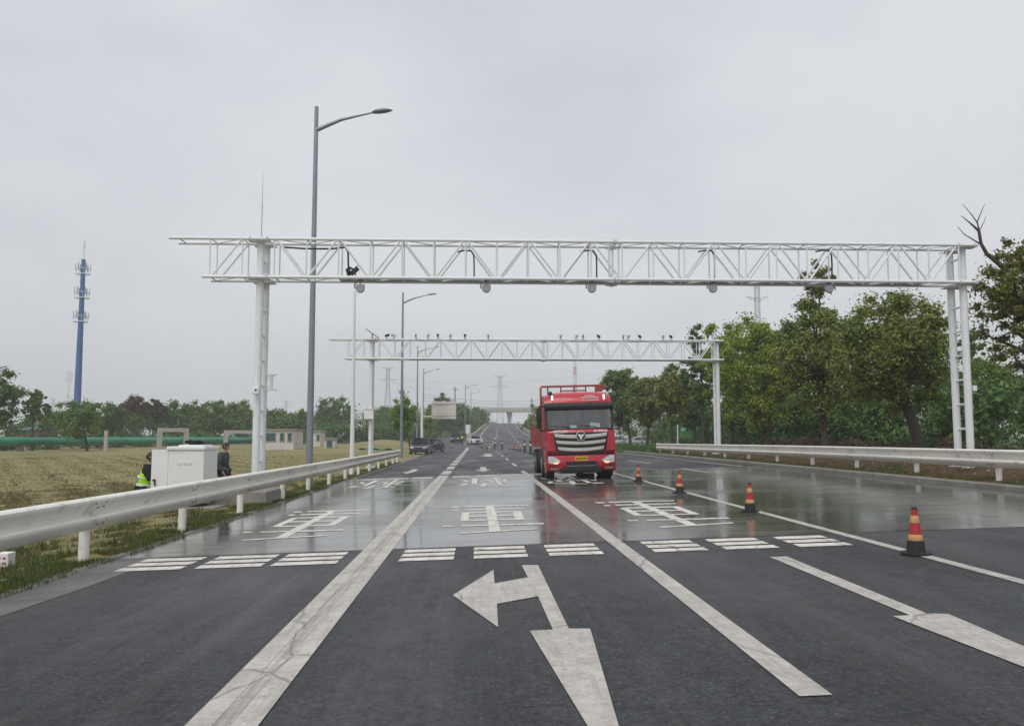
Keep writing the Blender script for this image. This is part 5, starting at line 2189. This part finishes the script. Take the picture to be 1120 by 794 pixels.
blades('grass', 'green grass fringe between the left kerb and the guardrail', [(-6.2, -5.30, 6, 60, 14000, -.5), (-5.9, -5.18, 7, 30, 9000, -.6), (-7.5, -5.9, 7, 30, 5000, .4)], 'grass', 71, .085, .009)
blades('grass', 'grass tufts along the right kerb and bank', [(12.5, 13.1, 14, 60, 5500, .1), (13, 16.5, 14, 60, 6000, .8)], 'grass', 72, .09, .01)
blades('grass', 'short straw-coloured grass on the left field', [(-16, -5.9, 9, 36, 16000, -.6), (-38, -8, 20, 80, 30000, -.2)], 'straw', 73, .06, .012)

blades('weeds', 'taller scattered weeds and tufts on the left verge and field', [(-7.5, -5.5, 7, 40, 1500, .9), (-14, -6.5, 9, 40, 2500, 1.0), (-30, -8, 30, 90, 2500, 1.2)], 'grass', 75, .17, .012)
blades('weeds', 'dry taller weeds on the right bank', [(13, 16.8, 15, 60, 2500, .9)], 'straw', 76, .16, .012)

# litter, stones
rng = np.random.default_rng(9)
q = MB()
for _ in range(300):
    side = rng.random()
    if side < .55:
        x, y = rng.uniform(-8.2, -5.8), rng.uniform(8, 26)
    else:
        x, y = rng.uniform(12.6, 15.5), rng.uniform(17, 50)
    s_ = rng.uniform(.012, .05)
    q.box((x, y, ground_z(x, y) + s_ * .3), (s_ * 2, s_ * 1.5, s_), tuple(rng.uniform(0, 3, 3)))
o = q.build('stones', 'stone')
tag(o, 'scattered small stones and litter on both verges', 'stones', kind='stuff')
q = MB()
for k in range(5):
    a = k * 1.25
pts = [(math.cos(a) * (.17 + .05 * math.sin(3 * a)), math.sin(a) * (.1 + .03 * math.cos(2 * a))) for a in [k * math.pi / 8 for k in range(16)]]
q.prism(pts, 0, .03, 'Z')
o = q.build('flat_stone', 'concrete_pale')
x_, y_ = onY(10, 631, 9.6).x, 9.3
o.location = (-5.95, 10.7, ground_z(-5.95, 10.7) + .02)
o.scale = (1.1, 2.2, 1)
tag(o, 'flat pale stone in the grass at the left picture edge', 'stone')

# ------------------------------------------------------------------ green pipe and its frames
def pipe_pt(t_): return Vector((-52 + 11 * t_, 93 + 57 * t_, 1.12))


r = thing('green_pipe', 'long raised green pipeline crossing behind the left field', 'pipeline', (-52, 93, 0))
q = MB()
q.tube([pipe_pt(a) - Vector((-52, 93, 0)) for a in (-.45, 0, .5, 1, 1.4)], .46, 20)
q.build('pipe', 'green_pipe', r, True)
for t_ in (-.2, -.08, .08, .33, .52, .68, .84, 1.0):
    p = pipe_pt(t_) - Vector((-52, 93, 0))
    g = ground_z(p.x - 52, p.y + 93)
    q = MB()
    q.box((p.x, p.y, (g + .45) / 2 + .05), (.5, .7, .75 - g))
    q.box((p.x, p.y, .62), (1.0, .7, .16))
    q.build('support', 'concrete_old', r)
    q = MB()
    q.tube([(p.x - .01, p.y - .06, 1.12), (p.x + .01, p.y + .06, 1.12)], .49, 20)
    q.build('collar', 'green_pipe', r)


def frame(px0, px1, ytop, Y, label, legs=(0, 1)):
    a, b = P(px0, ytop, Y), P(px1, ytop, Y + 2)
    r_ = thing('concrete_portal', label, 'portal frame', (a.x, Y, ground_z(a.x, Y)))
    g = ground_z(a.x, Y)
    q = MB()
    L = b - a
    ang = math.atan2(L.y, L.x)
    q.box((L.x / 2, L.y / 2, a.z - g - .25), (L.length + .5, .45, .5), (0, 0, ang))
    q.build('beam', 'concrete_pale', r_)
    for k in legs:
        q = MB()
        q.box((L.x * k, L.y * k, (a.z - g - .5) / 2 - .1), (.55, .45, a.z - g - .3), (0, 0, ang))
        q.build('leg', 'concrete_pale', r_)
    return r_


frame(175, 204, 468, 112, 'short concrete frame straddling the pipe above the white cabinet')
frame(247, 281, 470.5, 128, 'longer concrete frame over the pipe left of the gantry column')
r = thing('concrete_post', 'single concrete post standing against the pipe left of the cabinet', 'post', (P(116, 480, 96).x, 96, -.1))
q = MB()
q.box((0, 0, 1.15), (.34, .34, 2.5), bev=.03)
q.build('post', 'concrete_pale', r)


# ------------------------------------------------------------------ huts
def hut(px0, px1, ytop, ybot, Y, depth, label, wins, mat='plaster'):
    a, b = P(px0, ybot, Y), P(px1, ytop, Y)
    g = ground_z(a.x, Y) - .1
    w, h = b.x - a.x, b.z - g
    r_ = thing('hut', label, 'hut', ((a.x + b.x) / 2, Y, g))
    q = MB()
    q.box((0, depth / 2, h / 2), (w, depth, h))
    q.build('wall', mat, r_)
    q = MB()
    q.box((0, depth / 2, h + .08), (w + .5, depth + .5, .16))
    q.build('roof', 'concrete_old', r_)
    for (u0, u1, v0, v1) in wins:
        cx, cz = -w / 2 + w * (u0 + u1) / 2, h * (v0 + v1) / 2
        ww, wh = w * (u1 - u0), h * (v1 - v0)
        f = MB()
        for s in (-1, 1):
            f.box((cx + s * ww / 2, -.03, cz), (.09, .1, wh + .09))
            f.box((cx, -.03, cz + s * wh / 2), (ww, .1, .09))
        fo = f.build('window', 'concrete_old', r_)
        f = MB()
        f.box((cx, -.012, cz), (ww - .02, .03, wh - .02))
        f.build('pane', 'glass_teal', fo)
    return r_


hut(282, 321, 470.5, 490.5, 108, 6, 'long pale plastered hut with dark windows right of the first gantry column', [(.22, .5, .45, .86), (.62, .74, .45, .86), (.84, .96, .45, .86)])
hut(341.5, 350.5, 472, 485, 125, 4, 'narrow pale hut partly hidden by the nearest street lamp pole', [(.55, .9, .4, .8)])
hut(354.5, 366, 480, 488.5, 112, 2.0, 'tiny white block hut with one teal window in the field', [(.25, .8, .15, .85)])
r = thing('green_net', 'flat green netting lying on the earth mound in the field', 'netting', (P(411, 481, 104).x, 104, 0))
q = MB()
x0_ = P(411, 481, 104).x
vs = []
for i in range(13):
    for j in range(4):
        u, v_ = -2.0 + 4.0 * i / 12, -.9 + 1.8 * j / 3
        vs.append((u, v_, ground_z(x0_ + u, 104 + v_) + .12 + .12 * math.sin(i * 1.3 + j * 2)))
q.add(vs, [(i * 4 + j, i * 4 + j + 1, (i + 1) * 4 + j + 1, (i + 1) * 4 + j) for i in range(12) for j in range(3)])
q.build('net', 'net_green', r)
# far low roofs at the left
r = thing('shed', 'low shed with a teal roof far behind the pipe at the left', 'shed', (P(37, 470, 170).x, 170, 1))
q = MB()
q.box((0, 0, 1), (7, 5, 2.0))
q.build('wall', 'rust_heap', r)
q = MB()
q.prism([(-3, 2.0), (3, 2.0), (0, 3.2)], -4, 4, 'X')
q.build('roof', 'glass_teal', r)

# ------------------------------------------------------------------ blue mast
p = P(90, 284, 150)
xb0 = P(84.5, 440, 150).x
r = thing('mobile_mast', 'tall blue tubular mast with three antenna rings rising over the left trees', 'mast', (xb0, 150, 0))
H_ = p.z
q = MB()
q.tube([(0, 0, 0), (0, 0, H_)], [.66, .34], 20)
q.build('pole', 'blue_tower', r, True)
q = MB()
q.tube([(0, 0, H_), (0, 0, onY(90, 272, 150).z)], .10, 8)
q.tube([(0, 0, onY(90, 272, 150).z), (0, 0, onY(90, 264, 150).z)], .18, 8)
q.build('tip', 'white_steel', r)
for yy in (300, 326, 352):
    z = onY(90, yy, 150).z
    q = MB()
    n = 12
    pts = [(1.15 * math.cos(2 * math.pi * k / n), 1.15 * math.sin(2 * math.pi * k / n), z) for k in range(n + 1)]
    q.tube(pts, .07, 6)
    q.tube([(a, b, c + 1.0) for a, b, c in pts], .04, 6)
    for k in range(0, n, 2):
        q.tube([(0, 0, z), pts[k]], .04, 5)
        q.tube([pts[k], (pts[k][0], pts[k][1], z + 1.1)], .03, 5)
    pf = q.build('platform', 'white_steel', r)
    for k in range(6):
        a = 2 * math.pi * k / 6 + .3
        q = MB()
        q.box((1.2 * math.cos(a), 1.2 * math.sin(a), z + 1.2), (.08, .16, 1.3), (0, 0, a))
        q.build('antenna', 'sensor_grey', pf)
r = thing('small_mast', 'thin white aerial mast just left of the blue mast foot', 'mast', (P(74.5, 440, 185).x, 185, 0))
q = MB()
zt_ = P(74, 408, 185).z
q.tube([(0, 0, 0), (0, 0, zt_)], .12, 6)
for s in (-1, 0, 1):
    q.tube([(s * .5, 0, zt_ - 2), (s * .5, 0, zt_ + .4)], .11, 6)
q.tube([(-.5, 0, zt_ - 1), (.5, 0, zt_ - 1)], .05, 5)
q.build('pole', 'white_steel', r)


# ------------------------------------------------------------------ pylons, wires, chimney
def pylon(px, arms, Y, label, wb, wt, thick=.14):
    x = P(px, 440, Y).x
    r_ = thing('electricity_pylon', label, 'pylon', (x, Y, 0), 0, 'lattice pylons')
    zt_ = P(px, arms[0][0], Y).z
    q = MB()
    n = 9
    def lv(k):
        t_ = k / n
        z = zt_ * (1 - (1 - t_) ** 1.4)
        w = wb + (wt - wb) * min(1, z / (zt_ * .8))
        return z, w / 2
    for k in range(n):
        z0_, w0 = lv(k)
        z1_, w1 = lv(k + 1)
        c0_ = [(-w0, -w0, z0_), (w0, -w0, z0_), (w0, w0, z0_), (-w0, w0, z0_)]
        c1_ = [(-w1, -w1, z1_), (w1, -w1, z1_), (w1, w1, z1_), (-w1, w1, z1_)]
        for i in range(4):
            j = (i + 1) % 4
            q.tube([c0_[i], c1_[i]], thick, 5)
            q.tube([c0_[i], c1_[j]], thick * .55, 4)
            q.tube([c0_[j], c1_[i]], thick * .55, 4)
            q.tube([c1_[i], c1_[j]], thick * .55, 4)
    q.build('tower', 'pylon', r_)
    for (py, hw, up) in arms:
        z = P(px, py, Y).z
        w = hw * Y / F_PX
        q = MB()
        dz = 1.3 * (1 if up else -1)
        for y_ in (-.5, .5):
            q.tube([(-w, 0, z + dz), (0, y_, z), (w, 0, z + dz)], thick * .8, 5)
            q.tube([(-w, 0, z + dz), (0, y_, z - 1.6), (w, 0, z + dz)], thick * .6, 5)
        for s in (-1, 1):
            for k in (.3, .6, 1.0):
                q.tube([(s * w * k, 0, z + dz * k), (s * w * k, 0, z + dz * k - 2.2)], thick * .6, 4)
        q.build('cross_arm', 'pylon', r_)
    return r_


pylon(424, [(403, 6, True), (413.5, 9.5, False)], 620, 'pylon between the white mast and the second street lamp', 7, 2)
pylon(547, [(412, 6, True), (421, 9.5, False)], 650, 'pylon above the far overpass in the road axis', 7, 2)
pylon(831, [(312, 9, True), (327, 12, True)], 420, 'pylon showing over the trees under the near gantry', 7, 2, .12)
pylon(58, [(436, 3, True), (440, 5, False)], 1100, 'tiny faint pylon at the far left beside the blue mast', 8, 2)
pylon(313, [(439, 3, True), (443, 5, False)], 1100, 'tiny faint pylon right of the left gantry column', 8, 2)


def wire(pa, pb, sag, rad, label):
    n = 14
    a, b = Vector(pa), Vector(pb)
    pts = []
    for k in range(n + 1):
        t_ = k / n
        p_ = a.lerp(b, t_)
        p_.z -= sag * 4 * t_ * (1 - t_)
        pts.append(p_)
    q = MB()
    q.tube(pts, rad, 4)
    o = q.build('power_line', 'wire', None)
    tag(o, label, 'power line', 'overhead lines')


wire(P(424 - 9, 415, 620), P(547 - 9, 423, 650), 5, .05, 'upper faint wire between the two road axis pylons')
wire(P(424 + 9, 415, 620), P(700, 402, 640), 6, .05, 'faint wire running right from the left far pylon')
wire(P(462, 431, 300), P(600, 437, 320), 1.5, .045, 'topmost dark wire over the foot of the rise')
wire(P(462, 434, 300), P(600, 440, 320), 1.5, .045, 'middle dark wire over the foot of the rise')
wire(P(462, 438, 300), P(600, 444, 320), 1.5, .045, 'lowest dark wire over the foot of the rise')
for i, (px, yt) in enumerate(((497.6, 423), (583.5, 434))):
    r = thing('utility_pole', ('thin dark utility pole right of the road sign', 'thin dark utility pole right of the overpass pier')[i], 'pole', (P(px, 450, 300).x, 300 + i * 10, 1))
    q = MB()
    q.tube([(0, 0, 0), (0, 0, P(px, yt, 300).z - 1)], .2, 8)
    q.tube([(-1, 0, P(px, yt, 300).z - 2), (1, 0, P(px, yt, 300).z - 2)], .1, 6)
    q.build('pole', 'wire', r)

Yc = 900
xc = P(629, 440, Yc).x
r = thing('chimney', 'tall red and white banded chimney faint behind the truck cab', 'chimney', (xc, Yc, 0))
zt_ = P(629, 391, Yc).z
nb = 9
for k in range(nb):
    q = MB()
    za, zb_ = zt_ * k / nb, zt_ * (k + 1) / nb
    q.tube([(0, 0, za), (0, 0, zb_)], [2.6 - 1.0 * za / zt_, 2.6 - 1.0 * zb_ / zt_], 20)
    q.build('band', 'chim_red' if k % 2 else 'chim_white', r, True)

rng = np.random.default_rng(5)
for nm, pr in (('smoke', [(629, 389, 3), (630, 386, 5), (634, 383, 8), (641, 380, 10)]),):
    q = MB()
    for (px, py, rad) in pr:
        p_ = P(px, py, Yc)
        bm_ = bmesh.new()
        bmesh.ops.create_icosphere(bm_, subdivisions=3, radius=rad)
        bm_.verts.ensure_lookup_table()
        q.add([v.co + p_ for v in bm_.verts], [[v.index for v in f.verts] for f in bm_.faces])
        bm_.free()
    m, nt, bs = new_mat('smoke')
    nt.nodes.remove(bs)
    pv = nt.nodes.new('ShaderNodeVolumePrincipled')
    pv.inputs['Color'].default_value = (1, 1, 1, 1)
    vv = coords(nt)
    f_ = ramp(nt, noise(nt, vv, .09, 4, .6), .45, 0.0, .75, .05)
    nt.links.new(f_, pv.inputs['Density'])
    nt.links.new(pv.outputs[0], nt.nodes['Material Output'].inputs['Volume'])
    MAT['smoke'] = m
    o = q.build('smoke', 'smoke')
    tag(o, 'pale steam plume at the top of the striped chimney', 'smoke', kind='stuff')

# ------------------------------------------------------------------ overpass
Yo = 480
zo = P(556, 451, Yo).z
r = thing('overpass', 'grey concrete overpass crossing beyond the top of the rise', 'overpass', (P(556, 450, Yo).x, Yo, 0))
q = MB()
q.box((0, 0, zo + .75), (150, 10, 1.3))
q.box((0, -5.1, zo + 1.9), (150, .25, .9))
q.build('deck', 'concrete_pale', r)
q = MB()
for k in range(60):
    q.box((-74 + k * 2.5, -5.1, zo + 2.9), (.1, .1, 1.1))
q.box((0, -5.1, zo + 3.4), (150, .12, .12))
q.build('railing', 'pylon', r)
for dx in (-46, -22, .6, 24, 48):
    q = MB()
    q.prism([(dx - 1.0, 0), (dx + 1.0, 0), (dx + 1.0, zo - 4), (dx + 1.6, zo - .6), (dx + 1.6, zo + .1), (dx - 1.6, zo + .1), (dx - 1.6, zo - .6), (dx - 1.0, zo - 4)], -1.2, 1.2, 'Y')
    q.build('pier', 'concrete_pale', r)

# parapets along the rise
for nm, ef, sgn, lab, ya in (('parapet', ledge, -1, 'beige low parapet along the left side of the rise', 158), ('parapet', redge, 1, 'beige low parapet along the right side of the rise', 140)):
    mb = MB()
    vs = []
    yy = [ya + k * 6 for k in range(int((440 - ya) / 6))]
    for y in yy:
        x = ef(y) + sgn * .1
        z = road_z(ef(y), y)
        vs += [(x, y, z - .3), (x, y, z + .75), (x + sgn * .3, y, z + .75), (x + sgn * .3, y, z - 1.5)]
    fs = []
    for j in range(len(yy) - 1):
        for k in range(4):
            k2 = (k + 1) % 4
            fs.append((j * 4 + k, j * 4 + k2, (j + 1) * 4 + k2, (j + 1) * 4 + k))
    fs += [(0, 1, 2, 3), tuple(range(len(vs) - 4, len(vs)))]
    mb.add(vs, fs)
    o = mb.build(nm, 'beige_wall')
    tag(o, lab, 'parapet')

# ------------------------------------------------------------------ signs
Ys = 112
a, b = P(472, 458, Ys), P(499, 439, Ys)
r = thing('road_sign', 'large blank pale road sign seen from behind on a white post at the left', 'road sign', (P(461.5, 450, Ys).x, Ys, 0))
x0_ = r.location.x
q = MB()
q.box(((a.x + b.x) / 2 - x0_, -.1, (a.z + b.z) / 2), (b.x - a.x, .06, b.z - a.z), (0, 0, -.06))
pn = q.build('panel', 'plaster', r)
q = MB()
for k in range(10):
    xx = a.x - x0_ + (b.x - a.x) * (k + .5) / 10
    q.box((xx, -.16, (a.z + b.z) / 2), (.03, .04, (b.z - a.z) * .95))
for z in (a.z + .35, b.z - .35):
    q.box(((a.x + b.x) / 2 - x0_, -.2, z), (b.x - a.x, .05, .07))
q.build('rib', 'concrete_old', pn)
q = MB()
q.tube([(0, 0, ground_z(x0_, Ys) - .2), (0, 0, b.z + .4)], .15, 12)
q.build('post', 'white_steel', r, True)
q = MB()
for z in (a.z + .3, b.z - .3):
    q.tube([(0, 0, z), (b.x - x0_, 0, z)], .06, 8)
q.build('arm', 'white_steel', r)

x = P(512, 470, 178).x
r = thing('round_post', 'short thick white cylindrical box on a post at the tip of the grass wedge', 'post', (x, 178, ground_z(x, 178)))
q = MB()
z1_ = P(512, 464.5, 178).z - r.location.z
q.tube([(0, 0, -.2), (0, 0, z1_ - 1.6)], .28, 12)
q.build('post', 'white_steel', r, True)
q = MB()
q.tube([(0, 0, z1_ - 1.9), (0, 0, z1_)], .52, 16)
q.build('drum', 'white_plain', r, True)

x = P(680.5, 466, 92).x
r = thing('small_sign', 'small pale round sign on a thin post right of the truck mirror', 'sign', (x, 92, ground_z(x, 92)))
q = MB()
zt_ = P(680, 466, 92).z - r.location.z
q.tube([(0, 0, -.1), (0, 0, zt_)], .06, 8)
q.build('post', 'white_steel', r)
q = MB()
q.tube([(0, -.08, zt_), (0, -.05, zt_)], .42, 18)
q.build('plate', 'plaster', r)
x = P(766, 455, 86).x
r = thing('utility_pole', 'thin pale pole rising behind the green tarp truck', 'pole', (x, 96, ground_z(x, 96)))
q = MB()
q.tube([(0, 0, -.1), (0, 0, 5.2)], .09, 8)
q.build('pole', 'white_steel', r)

# ------------------------------------------------------------------ haze
m, nt, bs = new_mat('haze')
nt.nodes.remove(bs)
pv = nt.nodes.new('ShaderNodeVolumePrincipled')
pv.inputs['Color'].default_value = (.985, .99, 1.0, 1)
pv.inputs['Density'].default_value = .00075
pv.inputs['Anisotropy'].default_value = .2
nt.links.new(pv.outputs[0], nt.nodes['Material Output'].inputs['Volume'])
MAT['haze'] = m
q = MB()
q.box((0, 640, 43), (2900, 1400, 96))
o = q.build('haze', 'haze')
tag(o, 'thin grey haze over the whole place', 'haze', kind='stuff')
